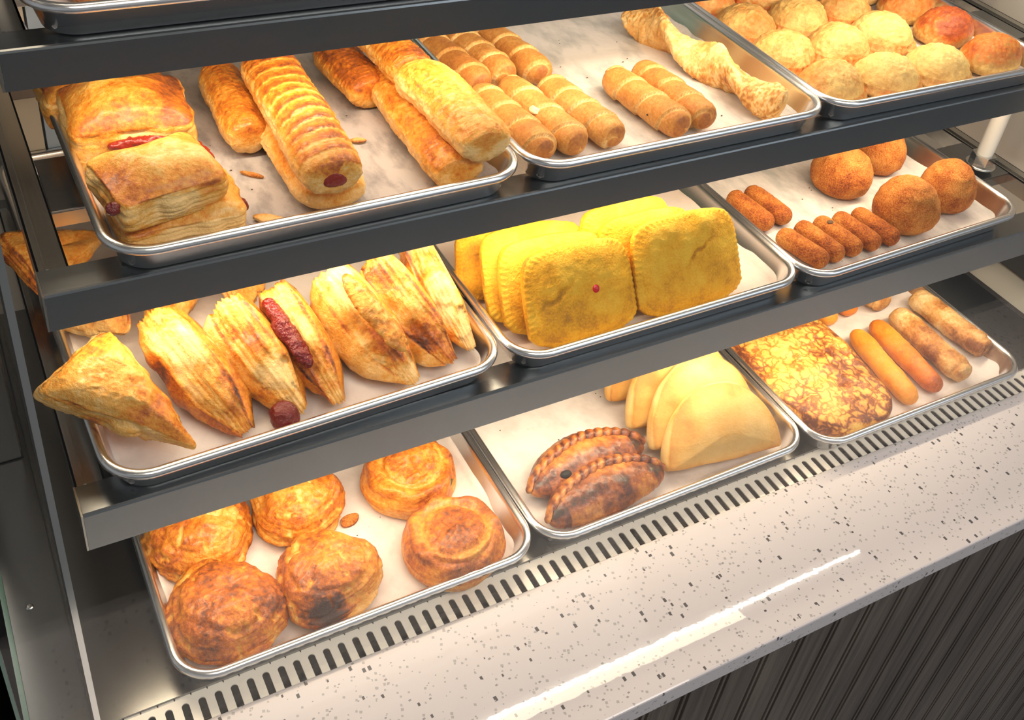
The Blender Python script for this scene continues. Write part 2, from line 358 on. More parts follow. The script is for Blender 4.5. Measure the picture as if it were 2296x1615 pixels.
def revolve(name, mat, prof, n=140, seed=0, wob=0.002, wfreq=35, detail=0.0008, Rth=None, b0=0.45, bz=0.0, bvar=0.3, bside=None, layer=0.0, parent=None, dfn=None, bfn=None, dfreq=120):
    prof = np.array(prof, float); t = np.r_[0, np.cumsum(np.linalg.norm(np.diff(prof, axis=0), axis=1))]
    m = 70; tt = np.linspace(0, t[-1], m); r = np.interp(tt, t, prof[:, 0]); z = np.interp(tt, t, prof[:, 1])
    for _ in range(2):
        r[1:-1] = (r[:-2] + 2 * r[1:-1] + r[2:]) / 4; z[1:-1] = (z[:-2] + 2 * z[1:-1] + z[2:]) / 4
    th = np.linspace(0, 2 * np.pi, n, endpoint=False); R = np.ones(n) if Rth is None else Rth(th)
    X = r[:, None] * np.cos(th) * R; Y = r[:, None] * np.sin(th) * R; Z = np.repeat(z[:, None], n, 1)
    P = np.stack([X, Y, Z], -1); dr, dz = np.gradient(r), np.gradient(z); ln = np.hypot(dr, dz) + 1e-9
    nx = -dz / ln; nz = dr / ln; NN = np.stack([nx[:, None] * np.cos(th), nx[:, None] * np.sin(th), np.repeat(nz[:, None], n, 1)], -1)
    if NN[m // 3, 0, 2] < 0 : NN = -NN
    H = z.max(); flat = sstep(0.0, 0.12, z / H)[:, None]
    w1 = fbm(P + seed * 1.7, wfreq, 3, seed); w2 = ridge(P + seed, dfreq, 3, seed + 4)
    D = wob * w1 + detail * w2
    if layer:
        side = (1 - np.abs(nz))[:, None]; lay = vnoise(np.stack([P[..., 0] * 25, P[..., 1] * 25, P[..., 2] * 700 + w1 * 2], -1), seed + 8); D = D + layer * lay * side
    if dfn is not None: D = D + dfn(P, th[None, :], (z / H)[:, None], (r / r.max())[:, None])
    P = P + NN * (D * flat)[..., None]
    P[..., 2] = np.maximum(P[..., 2], 0.0002)
    b = b0 + bvar * fbm(P + seed + 5, wfreq * 1.3, 3, seed + 11) - w2 * 0.06 + bz * (Z / H)
    if layer: b = b + side * (0.22 * lay)
    if bside is not None: b = b + (bside - b0) * sstep(0.55, 0.1, Z / H)
    if bfn is not None: b = b + bfn(P, th[None, :], (z / H)[:, None], (r / r.max())[:, None])
    V, F = capped(P); return mk(name, V, F, mat, parent, np.r_[b.ravel(), b0, b0])
def tube(name, mat, L, ra, rb=None, m=90, n=48, taper=4.0, seed=0, wob=0.0006, wfreq=60, detail=0.0003, dfn=None, bfn=None, b0=0.4, bvar=0.2, bend=None, parent=None, flat=0.0, tw=0.0, capr=0.0, dfreq=200):
    rb = rb or ra
    u = np.linspace(-1, 1, m); u = np.sin(u * math.pi / 2) * 0.35 + u * 0.65
    env = (1 - np.abs(u) ** taper * (1 - capr)); env = np.clip(env, 0.0, 1) ** 0.5; env[0] = env[-1] = max(0.02, capr * 0.9)
    th = np.linspace(0, 2 * np.pi, n, endpoint=False); s = (u + 1) / 2
    T = th[None, :] + tw * s[:, None]
    yy = ra * np.cos(th)[None, :] * env[:, None]; zz = rb * np.sin(th)[None, :] * env[:, None]
    if tw:
        a = tw * s[:, None]; yy, zz = yy * np.cos(a) - zz * np.sin(a), yy * np.sin(a) + zz * np.cos(a)
    X = np.repeat((u * L / 2)[:, None], n, 1); P = np.stack([X, yy, zz], -1)
    NN = np.stack([np.zeros_like(yy), yy, zz], -1); NN = NN / (np.linalg.norm(NN, axis=-1, keepdims=True) + 1e-9)
    w1 = fbm(P + seed * 1.3, wfreq, 3, seed); w2 = ridge(P + seed, dfreq, 2, seed + 3)
    D = wob * w1 + detail * w2; b = b0 + bvar * fbm(P + seed, wfreq, 3, seed + 6) - w2 * 0.05
    if dfn is not None: D = D + dfn(s[:, None], th[None, :], P)
    if bfn is not None: b = b + bfn(s[:, None], th[None, :], P)
    P = P + NN * (D * np.minimum(1, env * 1.3)[:, None])[..., None]
    if bend is not None: P = P + bend(s)[:, None, :]
    if flat: P[..., 2] = np.maximum(P[..., 2], -rb * flat)
    V, F = capped(P); return mk(name, V, F, mat, parent, np.r_[b.ravel(), b0, b0])

def rrect(w, d, r, inset, n=10):
    w2, d2, rr = w / 2 - inset, d / 2 - inset, max(r - inset, 0.002); pts = []
    for cx, cy, a0 in ((w2 - rr, d2 - rr, 0), (-w2 + rr, d2 - rr, 90), (-w2 + rr, -d2 + rr, 180), (w2 - rr, -d2 + rr, 270)):
        for k in range(n + 1):
            a = math.radians(a0 + 90 * k / n); pts.append((cx + rr * math.cos(a), cy + rr * math.sin(a)))
    return pts
PAN_W, PAN_D = 0.331, 0.455
def pan(loc, rot, label):
    prof = [(0.0150, 0.0), (0.0125, 0.0015), (0.0060, 0.0215), (0.0022, 0.0205), (0.0003, 0.0222), (0.0, 0.0245), (0.0013, 0.0268), (0.0040, 0.0278), (0.0068, 0.0268), (0.0082, 0.0245),
            (0.0088, 0.0215), (0.0145, 0.0045), (0.0170, 0.0018), (0.0210, 0.0010)]
    V = []; n = 44
    for ins, z in prof: V += [(x, y, z) for x, y in rrect(PAN_W, PAN_D, 0.036, ins)]
    F = grid_faces(len(prof), n); F = [f[::-1] for f in F]
    F += [tuple(range(n)), tuple(range((len(prof) - 1) * n, len(prof) * n))]
    o = mk('sheet_pan', V, F, 'pan_aluminum'); o.location = loc; o.rotation_euler = (0, 0, rot)
    return tag(o, label, 'baking tray', 'aluminium sheet pans in the case')
def liner(loc, rot, label, mat, seed, curl=0.008, crop=0.0):
    nx, ny = 60, 84; w2, d2, rr = PAN_W / 2 - 0.0125, PAN_D / 2 - 0.0125, 0.020
    X, Y = np.meshgrid(np.linspace(-w2, w2, nx), np.linspace(-d2, d2, ny), indexing='ij')
    qx, qy = np.abs(X) - (w2 - rr), np.abs(Y) - (d2 - rr); out = (qx > 0) & (qy > 0); ln = np.hypot(qx, qy) + 1e-9
    f = np.where(out & (ln > rr), rr / ln, 1.0); X = np.where(out, np.sign(X) * (w2 - rr + qx * f), X); Y = np.where(out, np.sign(Y) * (d2 - rr + qy * f), Y)
    d = np.minimum(w2 - np.abs(X), d2 - np.abs(Y)); d = np.maximum(d, 0)
    P = np.stack([X, Y, X * 0], -1)
    Z = 0.0014 + np.abs(fbm(P + seed, 14, 3, seed)) * 0.0012 + curl * sstep(0.009, 0.0, d) * (0.75 + 0.5 * fbm(P, 30, 2, seed + 1))
    sh = 1 - 0.0
    P[..., 2] = Z
    V = P.reshape(-1, 3); F = [(i * ny + j, (i + 1) * ny + j, (i + 1) * ny + j + 1, i * ny + j + 1) for i in range(nx - 1) for j in range(ny - 1)]
    o = mk('parchment_liner', V, F, mat); o.location = loc; o.rotation_euler = (0, 0, rot)
    md = o.modifiers.new('solid', 'SOLIDIFY'); md.thickness = 0.0002; md.offset = 1
    return tag(o, label, 'baking paper', 'parchment liners in the pans')

# ------------------------------------------------------------------ setting
fl = boxes('floor', [(-4, 6, -5, 4, -0.97, -0.95)], 'floor_tile'); tag(fl, kind='structure')
cl = boxes('ceiling', [(-4, 6, -5, 4, 2.70, 2.72)], 'white_enamel'); tag(cl, kind='structure')
tl = empty('linear_ceiling_lamp', (1.43, 0.887, 2.0))
boxes('lamp_housing', [(-0.99, 0.986, -0.03, 0.03, 0.008, 0.04)], 'white_enamel', tl)
boxes('lamp_tube', [(-0.98, 0.985, -0.0035, 0.0035, 0.0, 0.008)], 'tube_glow', tl)
for xr in (-0.8, 0.79): boxes('hanging_rod', [(xr, xr + 0.01, -0.005, 0.005, 0.04, 0.70)], 'dark_plastic', tl)
tag(tl, 'long white linear lamp hanging above the case', 'lamp')

# ------------------------------------------------------------------ counter
ct = boxes('quartz_countertop', [(-0.6, 3.2, -0.0629, 0.0738, -0.0241, 0.0)], 'speckled_quartz', bev=0.0018)
tag(ct, 'white speckled quartz countertop ledge in front of the glass', 'counter')
V, F = [], []
x = -0.6; prof = []
while x < 3.2:
    prof += [(x, -0.040), (x + 0.0012, -0.0365), (x + 0.0030, -0.0365), (x + 0.0042, -0.040), (x + 0.0075, -0.040), (x + 0.0087, -0.0365), (x + 0.0105, -0.0365), (x + 0.0117, -0.040)]
    x += 0.048
n = len(prof)
V = [(a, b_, -0.0245) for a, b_ in prof] + [(a, b_, -0.95) for a, b_ in prof] + [(prof[-1][0], -0.01, -0.0245), (prof[0][0], -0.01, -0.0245), (prof[-1][0], -0.01, -0.95), (prof[0][0], -0.01, -0.95)]
F = [(i, n + i, n + i + 1, i + 1) for i in range(n - 1)] + [(2 * n, 2 * n + 2, 2 * n + 3, 2 * n + 1), tuple(list(range(n)) + [2 * n, 2 * n + 1])]
bp_ = mk('beadboard_panel', V, F, 'dark_board', smooth=False)
tag(bp_, 'dark grey-brown grooved wood panelling below the white countertop', 'panelling')

# ------------------------------------------------------------------ display case
case = empty('display_case', (0.58, 0.3, 0))
tag(case, 'stainless steel and glass heated display case full of pastries', 'display case')
def cpart(o): o.parent = case; o.matrix_parent_inverse = Matrix.Translation((-0.58, -0.3, 0)); return o
cpart(boxes('deck', [(-0.022, 1.187, 0.1005, 0.62, -0.012, 0.0022)], 'deck_steel'))
# slotted air grille
pitch, xs = 0.0131, 0.0608
V, F = [], []
def cell(xc, hw):
    ns = 28; yt, yb, r = 0.0941, 0.0690, 0.0030
    pts = []
    for k in range(ns):
        a = -math.pi / 2 + 2 * math.pi * k / ns; ca, sa = math.cos(a), math.sin(a)
        if sa >= 0: pts.append((xc + r * ca, yt - r + r * sa))
        else:
            if abs(ca) > abs(sa): pts.append((xc + math.copysign(r, ca), yt - r + (yb - yt + r) * min(1, abs(sa) / 0.707)))
            else: pts.append((xc + r * ca / 0.707, yb))
    rect = []
    for k, (px, py) in enumerate(pts):
        a = -math.pi / 2 + 2 * math.pi * k / ns; ca, sa = math.cos(a), math.sin(a); q = max(abs(ca), abs(sa))
        rect.append((xc + hw * ca / q, 0.0850 + 0.0170 * sa / q))
    for z, fl in ((-0.0006, 0), (-0.0018, 1)):
        m0 = len(V); V.extend([(a_, b_, z) for a_, b_ in pts]); V.extend([(a_, b_, z) for a_, b_ in rect])
        for k in range(ns):
            l = (k + 1) % ns; f = (m0 + k, m0 + l, m0 + ns + l, m0 + ns + k); F.append(f if fl else f[::-1])
    m1 = len(V) - 2 * ns; m0 = m1 - 2 * ns
    for k in range(ns): l = (k + 1) % ns; F.append((m0 + k, m0 + l, m1 + l, m1 + k))
for i in range(-3, 86): cell(xs + i * pitch, pitch / 2)
V2, F2 = [], []
gr = mk('slotted_grille', V, F, 'grille_steel', smooth=False); cpart(gr)
cpart(boxes('vent_channel', [(-0.02, 1.187, 0.069, 0.1003, -0.03, -0.028), (-0.02, 1.187, 0.1003, 0.102, -0.03, -0.0125)], 'dark_plastic'))
fg = boxes('front_glass', [(-0.024, 1.187, 0.0688, 0.0746, 0.0003, 0.60)], 'clear_glass'); cpart(fg)
ge = boxes('polished_edge', [(-0.0262, -0.0241, 0.0686, 0.0746, 0.0003, 0.60)], 'glass_edge'); cpart(ge)
sg = boxes('side_glass', [(0.0205, 0.0245, 0.0780, 0.60, 0.003, 0.60)], 'clear_glass'); cpart(sg)
cpart(boxes('edge_seal', [(0.0195, 0.0205, 0.0750, 0.0780, 0.003, 0.60), (0.0195, 0.0205, 0.078, 0.60, 0.0023, 0.0045)], 'rubber_seal'))
cpart(boxes('edge_trim', [(0.0206, 0.0246, 0.0750, 0.0776, 0.003, 0.60)], 'bright_steel'))
cpart(boxes('left_base_glass', [(-0.0262, -0.0222, 0.078, 0.60, -0.010, 0.004)], 'glass_edge'))
cpart(boxes('left_glass_edge', [(-0.0262, -0.0222, 0.078, 0.60, -0.0125, -0.0101)], 'white_enamel'))
cpart(boxes('right_glass', [(1.188, 1.193, 0.078, 0.60, 0.003, 0.16)], 'clear_glass'))
cpart(boxes('right_trim', [(1.186, 1.194, 0.072, 0.62, -0.008, 0.003)], 'dark_plastic'))
cpart(boxes('rear_frame', [(-0.02, 1.19, 0.620, 0.635, -0.01, 0.62)], 'rear_panel_gray'))
cpart(boxes('right_end_panel', [(1.216, 1.222, 0.12, 0.635, 0.103, 0.56)], 'white_enamel'))
cpart(boxes('rear_post', [(0.060, 0.098, 0.600, 0.618, 0.003, 0.60)], 'cream_enamel'))
cpart(boxes('rear_door_edge', [(0.1005, 0.128, 0.600, 0.618, 0.003, 0.60)], 'pale_blue'))
cpart(boxes('rear_glass_door', [(0.13, 0.60, 0.606, 0.611, 0.003, 0.60)], 'glass_edge'))
cpart(boxes('left_steel_column', [(-0.021, 0.016, 0.40, 0.60, 0.0025, 0.60)], 'dark_steel', bev=0.002))
for (sx_, sy_) in ((-0.006, 0.230),):
    sc_ = revolve('deck_screw', 'bright_steel', [(0.0001, 0.0014), (0.0022, 0.0012), (0.0032, 0.0003), (0.0001, 0.0)], n=24, wob=0, detail=0)
    sc_.location = (sx_, sy_, 0.0022); cpart(sc_)

def led(parent, y, z, x0, x1):
    o = boxes('led_strip', [(x0, x1, y, y + 0.008, z, z + 0.004)], 'led_diffuser', parent); return o
def shelf(y, zt, zb, x0, x1, label, cross=True):
    r = empty('shelf_rack', (x0, y, zt)); h = zb - zt
    # front rail: face, rounded top edge, top ledge with a step, lower lip
    prof = [(0, h), (0, -0.0022), (0.0007, -0.0007), (0.0022, 0), (0.0150, 0), (0.0153, -0.0016), (0.0300, -0.0016), (0.0300, -0.0030), (0.0139, -0.0030), (0.0136, -0.0014),
            (0.0024, -0.0014), (0.0014, -0.0024), (0.0014, h + 0.0012), (0.0090, h + 0.0012), (0.0090, h)]
    fr = extrude_x('front_rail', prof, 0, x1 - x0, 'brushed_steel', r)
    boxes('end_cap', [(-0.0016, -0.0002, 0.0, 0.030, h, -0.001)], 'side_steel', r)
    # side bars with a raised outer edge
    for a, b_, s in ((0.0, 0.021, 1), (x1 - x0 - 0.021, x1 - x0, -1)):
        boxes('side_bar', [(a, b_, 0.0302, 0.40, -0.0045, -0.0030), (a, a + 0.0015, 0.0302, 0.40, -0.024, -0.0030), (b_ - 0.0015, b_, 0.0302, 0.40, -0.024, -0.0030), (a + 0.006, a + 0.008, 0.0302, 0.40, -0.0030, -0.0012)], 'side_steel', r)
    for y0 in (0.100, 0.30):
        boxes('cross_bar', [(0.0212, x1 - x0 - 0.0212, y0, y0 + 0.075, -0.0046, -0.0032), (0.0212, x1 - x0 - 0.0212, y0, y0 + 0.0014, -0.018, -0.0046)], 'brushed_steel', r, bev=0.0006)
    boxes('rear_rail', [(0, x1 - x0, 0.4002, 0.415, -0.03, -0.001)], 'brushed_steel', r)
    led(fr, 0.0100, h + 0.0035, 0.03, x1 - x0 - 0.03)
    return tag(r, label, 'shelf', 'steel shelf racks in the case')
yC, zCt, zCb = 0.1499, 0.1880, 0.1494
yB, zBt, zBb = 0.2141, 0.3395, 0.3079
yA, zAt, zAb = 0.2810, 0.4875, 0.4582
shelf(yC, zCt, zCb, 0.0428, 1.170, 'lowest stainless shelf rack, under the turnovers and yellow patties')
shelf(yB, zBt, zBb, 0.0480, 1.195, 'middle stainless shelf rack, under the cheese rolls and round empanadas')
shelf(yA, zAt, zAb, 0.0520, 1.210, 'topmost stainless shelf rack, cut off by the upper photo edge')

# ------------------------------------------------------------------ pans and liners
Z0, Z1, Z2, Z3 = 0.0024, 0.1883, 0.3398, 0.4878
pans = [(0.0833, 0.0885, Z0, 0.0, 'sheet pan holding the six round puff pastries on the case floor', 'parchment', 'white parchment under the six round puff pastries'),
        (0.4155, 0.0905, Z0, 0.006, 'sheet pan holding dark braided and pale half-moon empanadas', 'parchment', 'white parchment under the half-moon empanadas'),
        (0.7480, 0.0800, Z0, 0.0, 'sheet pan holding the browned omelette slab and orange sticks', 'parchment', 'white parchment under the browned omelette slab'),
        (0.0612, 0.1440, Z1, 0.030, 'sheet pan holding the row of leaning turnovers', 'parchment', 'white parchment under the row of leaning turnovers'),
        (0.3930, 0.1485, Z1, 0.005, 'sheet pan holding the bright yellow patties', 'tan_parchment', 'plain tan parchment under the yellow patties'),
        (0.7215, 0.1445, Z1, 0.025, 'sheet pan holding croquettes and fried balls', 'spotted_parchment', 'grease-streaked parchment under croquettes and fried balls'),
        (0.0890, 0.2045, Z2, 0.008, 'sheet pan holding stacked guava squares and long strudels', 'greasy_parchment', 'grey greasy parchment under guava squares and strudels'),
        (0.4212, 0.2080, Z2, 0.0, 'sheet pan holding thin wrapped cheese rolls and one twist', 'spotted_parchment', 'mottled grey parchment under thin wrapped cheese rolls'),
        (0.7515, 0.2100, Z2, -0.008, 'sheet pan crowded with round fried empanadas', 'parchment', 'white parchment under the round fried empanadas'),
        (0.0700, 0.2760, Z3, 0.0, 'sheet pan on the topmost shelf at upper left', 'parchment', 'white parchment in the topmost sheet pan')]
for i, (px, py, pz, rot, lab, pm, plab) in enumerate(pans):
    c, s = math.cos(rot), math.sin(rot); cx = px + c * PAN_W / 2 - s * PAN_D / 2; cy = py + s * PAN_W / 2 + c * PAN_D / 2
    pan((cx, cy, pz), rot, lab)
    liner((cx, cy, pz + 0.0004), rot, plab, pm, i * 3 + 1)
P0, P1, P2, P3 = Z0 + 0.0035, Z1 + 0.0035, Z2 + 0.0035, Z3 + 0.0035

def blob(name, loc, r, mat, seed, parent=None, sq=(1, 1, 1), wob=0.002, rz=0.0):
    o = revolve(name, mat, [(0.0003, r * 2)] + [(r * math.sin(a), r + r * math.cos(a)) for a in np.linspace(0.15, math.pi - 0.15, 14)] + [(0.0003, 0)], n=44, seed=seed, wob=wob, wfreq=90, detail=wob * .4, b0=0.4)
    for v in o.data.vertices: v.co.x *= sq[0]; v.co.y *= sq[1]; v.co.z *= sq[2]
    place(o, loc, rotz=rz)
    if parent: o.parent = parent; o.matrix_parent_inverse = parent.matrix_world.inverted()
    return o
# ------------------------------------------------------------------ bottom left: six round puff pastries
def round_puff(x, y, R, H, label, seed, style, tone=0.0, rz=0.0, squash=1.0):
    prof = [(0.0005, H), (R * .35, H * .985), (R * .62, H * .90), (R * .84, H * .70), (R * .97, H * .45), (R * 1.0, H * .27), (R * .95, H * .08), (R * .88, 0.0), (R * .4, 0.0), (0.0005, 0.0)]
    Rth = lambda th: 1 + 0.03 * np.sin(2 * th + seed) + 0.02 * np.sin(3 * th + 2 * seed)
    if style == 'rope':      # thick twisted border around a bubbly centre
        def d(P, th, z, r):
            ring = np.exp(-((r - 0.80) / 0.10) ** 2) * 0.0036 * (z > .3); am = 0.25 + 0.75 * np.clip(np.cos(th + 0.9), 0, 1); groove = -np.exp(-((r - 0.63 - .05 * np.sin(th)) / 0.045) ** 2) * 0.0050 * am * (z > .5)
            tw = np.exp(-((r - 0.84) / 0.13) ** 2) * 0.0018 * np.sin(th * 7 + r * 16) * (z > .2)
            bub = np.clip(vnoise(P * 210, seed), 0, 1) ** 1.5 * 0.0022 * (r < .62) * (z > .5)
            off = 0.0035 * np.cos(th + 2.2) * (r < .7) * (z > .5)
            return ring + groove + tw + bub + off
        def bf(P, th, z, r): return -0.18 * np.exp(-((r - 0.64) / 0.04) ** 2) * (z > .5) + 0.10 * (r < .5) * (z > .5) + 0.1 * np.exp(-((r - .82) / .08) ** 2)
        o = revolve('round_puff_pastry', 'puff_pastry', prof, 170, seed, 0.0018, 32, 0.0004, Rth, 0.46 + tone, 0.06, 0.18, 0.34 + tone, 0.0012, dfn=d, bfn=bf)
    else:
        def d(P, th, z, r):
            cr = ridge(P * [1, 1, .5] + seed, 42, 2, seed + 2); crack = -0.0028 * sstep(0.72, 0.95, cr) * (z > .3)
            return crack + 0.0014 * fbm(P, 90, 3, seed + 7) + (0.003 * np.sin(th * 3 + seed) * (r > .5) * (z < .8) * (z > .2))
        def bf(P, th, z, r):
            cr = ridge(P * [1, 1, .5] + seed, 42, 2, seed + 2)
            v = -0.34 * sstep(0.62, 0.92, cr)
            if style == 'burnt': v = v + 0.75 * np.exp(-(((P[..., 0] + R * .30) / (R * .42)) ** 2 + ((P[..., 1] + R * .95) / (R * .30)) ** 2)) - 0.25 * sstep(0.5, 0.25, z) * (1)
            return v
        o = revolve('round_puff_pastry', 'puff_pastry', prof, 170, seed, 0.0036, 30, 0.0011, Rth, 0.50 + tone, 0.08, 0.26, 0.42 + tone, 0.0022, dfn=d, bfn=bf)
    o.scale = (1, squash, 1); place(o, (x, y, P0), rotz=rz); o.scale = (1, squash, 1)
    return tag(o, label, 'pastry')
RP = [(0.137, 0.150, 0.0490, 0.043, 'round reddish-brown puff pastry at front left with pale cracks', 3, 'plain', 0.12, 0.2),
      (0.226, 0.146, 0.0450, 0.045, 'round orange puff pastry with a burnt dark patch low at its front', 8, 'burnt', 0.02, 0.0),
      (0.3445, 0.136, 0.0480, 0.037, 'round puff pastry with rope border, front right of its pan', 14, 'rope', 0.06, 0.5),
      (0.141, 0.233, 0.0470, 0.045, 'round golden puff pastry half hidden under the rail, behind the reddish-brown one', 21, 'plain', 0.04, 1.1),
      (0.228, 0.234, 0.0430, 0.045, 'round bright golden puff pastry beside brown crumbs, second row', 27, 'plain', -0.04, 2.2),
      (0.339, 0.221, 0.0460, 0.040, 'round glossy green-tinted pastry with a torn rim, second row right', 33, 'rope', 0.02, 3.4)]
for x, y, R, H, lab, sd, st, tn, rz in RP: o = round_puff(x, y, R, H, lab, sd, st, tn, rz); 
sp = slab('spinach_filling', outline([(-.010, -.0025), (.010, -.0020), (.008, .0025), (-.009, .0025)], 24), 'spinach', 0.002, 0.001, seed=3, rings=5, side=4)
place(sp, (0.3630, 0.1905, P0 + 0.0225), ex=(0.8, 0.55, 0.1), ey=(0.3, -0.45, 0.8)); 
sp.parent = o; sp.matrix_parent_inverse = o.matrix_world.inverted()
# ------------------------------------------------------------------ bottom middle
def half_moon(A, B, lean, h, th, label, seed, tone=0.0, name='half_moon_empanada'):
    A, B = Vector(A), Vector(B); L = (B - A).length; ex = (B - A).normalized()
    pts = [(-L / 2, 0.004), (-L / 2 * .97, 0), (L / 2 * .97, 0), (L / 2, 0.004)] + [(L / 2 * math.cos(a), h * math.sin(a) ** 0.92) for a in np.linspace(0.12, math.pi - 0.12, 22)]
    out = outline(pts, 150, 2)
    def rf(p): return 0.45 + 0.55 * sstep(0.9, 0.2, p[:, 1] / h)
    o = slab(name, out, 'pale_dough', th * .48, th * .36, 2.0, 24, 10, 0.35, 0.0, 0.0014, seed, 0.16 + tone, 0.2, rimfn=rf, bvar=0.16, wfreq=22, edge_brown=0.34, detail=0.0001,
             bfn=lambda p, s: 0.35 * np.exp(-(((p[:, 0] + L * .30) / .012) ** 2 + ((p[:, 1] - h * .55) / .018) ** 2)) + 0.2 * np.exp(-(((p[:, 0] - L * .12) / .01) ** 2 + ((p[:, 1] - h * .85) / .006) ** 2)))
    up = Vector((0, math.sin(lean), math.cos(lean))); mid = (A + B) / 2
    place(o, mid, ex, up); return tag(o, label, 'empanada', 'pale half-moon empanadas')
half_moon((0.583, 0.130, P0 + 0.010), (0.716, 0.113, P0 + 0.010), math.radians(38), 0.078, 0.026, 'front pale half-moon empanada, fully in view, leaning back', 41)
half_moon((0.583, 0.158, P0 + 0.014), (0.712, 0.148, P0 + 0.012), math.radians(33), 0.086, 0.024, 'pale half-moon empanada directly behind the front one', 42, -0.02)
half_moon((0.578, 0.192, P0 + 0.014), (0.708, 0.182, P0 + 0.012), math.radians(30), 0.088, 0.024, 'third pale half-moon empanada, below the shelf rail', 43, 0.05)
half_moon((0.580, 0.236, P0 + 0.012), (0.705, 0.226, P0 + 0.012), math.radians(28), 0.085, 0.024, 'hindmost pale half-moon empanada, mostly hidden by the others', 44, 0.08)

def braided(A, B, label, seed, R=0.030, H=0.040):
    A, B = Vector(A), Vector(B); L = (B - A).length
    root = empty('braided_empanada'); 
    u = np.linspace(-1, 1, 70)
    bend = lambda s: np.stack([0 * s, 0.010 * (1 - (2 * s - 1) ** 2), 0 * s], -1)
    o = tube('crust', 'dark_glazed', L, R, H * .55, 110, 60, 1.6, seed, 0.0022, 30, 0.0008, b0=0.48, bvar=0.5, bend=bend, parent=root, flat=0.62,
             bfn=lambda s, th, P: 0.25 * (np.abs(2 * s - 1) > .75) + 0.35 * np.exp(-((th - math.pi * .62) / .35) ** 2))
    # braided seam running along the crest
    m, n = 220, 14; s = np.linspace(0, 1, m); env = np.sqrt(np.clip(1 - np.abs(2 * s - 1) ** 1.6, 0.02, 1))
    X = (s * 2 - 1) * L * .5 * 1.01; Yc = 0.010 * (1 - (2 * s - 1) ** 2) + R * env * .42; Zc = H * .55 * env * .86
    th = np.linspace(0, 2 * np.pi, n, endpoint=False)
    rad = 0.0052 * (0.6 + 0.4 * env)[:, None] * (1 + 0.38 * np.abs(np.sin(s[:, None] * 44 + th[None, :] * .5)))
    G = np.stack([np.repeat(X[:, None], n, 1) + 0.002 * np.sin(th)[None, :], Yc[:, None] + rad * np.cos(th), Zc[:, None] + rad * np.sin(th) * .9], -1)
    V, F = capped(G); b = 0.42 + 0.35 * (1 - np.abs(np.sin(s[:, None] * 44 + th[None, :] * .5))) + 0.15 * vnoise(G * 60, seed)
    mk('braided_edge', V, F, 'dark_glazed', root, np.r_[b.ravel(), .5, .5])
    axis_place(root, A + Vector((0, 0, H * .36)), B + Vector((0, 0, H * .36)))
    return tag(root, label, 'empanada', 'dark braided empanadas')
bh = braided((0.438, 0.1585, P0), (0.578, 0.168, P0), 'glossy dark braided empanada behind, with a burst hole in its side', 51)
braided((0.437, 0.120, P0), (0.577, 0.130, P0), 'glossy dark braided empanada in front, next to the pan edge', 52)

blob('burst_hole_shade', (0.4745, 0.1545, 0.0300), 0.0044, 'painted_hole_dark', 8, bh, (1.5, 1.0, 0.9), 0.0006)  # solid black lump in place of the hole's shaded inside
# ------------------------------------------------------------------ bottom right
om = outline([(0.764, 0.330), (0.885, 0.325), (0.893, 0.225), (0.894, 0.200), (0.888, 0.160), (0.884, 0.118), (0.870, 0.100), (0.845, 0.092), (0.800, 0.098), (0.775, 0.115), (0.757, 0.150), (0.757, 0.205)], 170, 2) - [0.82, 0.20]
o = slab('omelette_slab', om, 'egg_crust', 0.010, 0.0105, 3.0, 30, 10, 0.35, 0.0005, 0.0030, 61, 0.26, 0.36, bvar=0.30, wfreq=30, edge_brown=0.25, detail=0.0018)
place(o, (0.82, 0.20, P0 + 0.0115)); tag(o, 'thick browned yellow omelette slab with a net of brown folds', 'omelette')
ST = [((0.929, 0.222), (0.909, 0.101), 'orange_fritter', 0.26, 'front left orange fried stick with a torn tip, beside the omelette', 'orange'),
      ((0.965, 0.226), (0.953, 0.104), 'orange_fritter', 0.52, 'redder orange fried stick between orange stick and egg roll', 'orange'),
      ((0.927, 0.330), (0.917, 0.245), 'orange_fritter', 0.35, 'short end of orange stick behind, left, under the rail', 'orange'),
      ((0.968, 0.335), (0.955, 0.250), 'orange_fritter', 0.62, 'dark red end of a fried stick behind, under the rail', 'orange'),
      ((1.003, 0.226), (1.000, 0.108), 'wrapper', 0.44, 'front egg roll beside the red stick, with a folded tip', 'egg'),
      ((1.055, 0.243), (1.062, 0.130), 'wrapper', 0.48, 'rightmost long blistered egg roll with a folded tip', 'egg'),
      ((1.005, 0.345), (1.003, 0.245), 'wrapper', 0.50, 'dark end of an egg roll behind, left of the pair', 'egg'),
      ((1.043, 0.355), (1.045, 0.262), 'wrapper', 0.62, 'browned egg roll end behind the rightmost egg roll', 'egg')]
for k, (a, b_, mt, bb, lab, kd) in enumerate(ST):
    R = 0.0135 if kd == 'orange' else 0.0165; L = math.dist(a, b_)
    if kd == 'orange':
        o = tube('fried_stick', mt, L, R, R * .92, 80, 44, 7, 70 + k, 0.0014, 36, 0.0004, b0=bb, bvar=0.45)
    else:
        o = tube('egg_roll', mt, L, R, R * .85, 100, 52, 12, 70 + k, 0.0013, 45, 0.0008, b0=bb, bvar=0.9, capr=0.35,
                 dfn=lambda s, th, P: 0.0010 * (np.abs(np.mod(th / (2 * np.pi) + s * 1.6, 1.0) - .5) < .03) - 0.0016 * np.exp(-((s - .93) / .02) ** 2))
    axis_place(o, (*a, P0 + R * .88), (*b_, P0 + R * .88)); tag(o, lab, 'fried stick' if kd == 'orange' else 'egg roll', 'orange fried sticks' if kd == 'orange' else 'egg rolls')

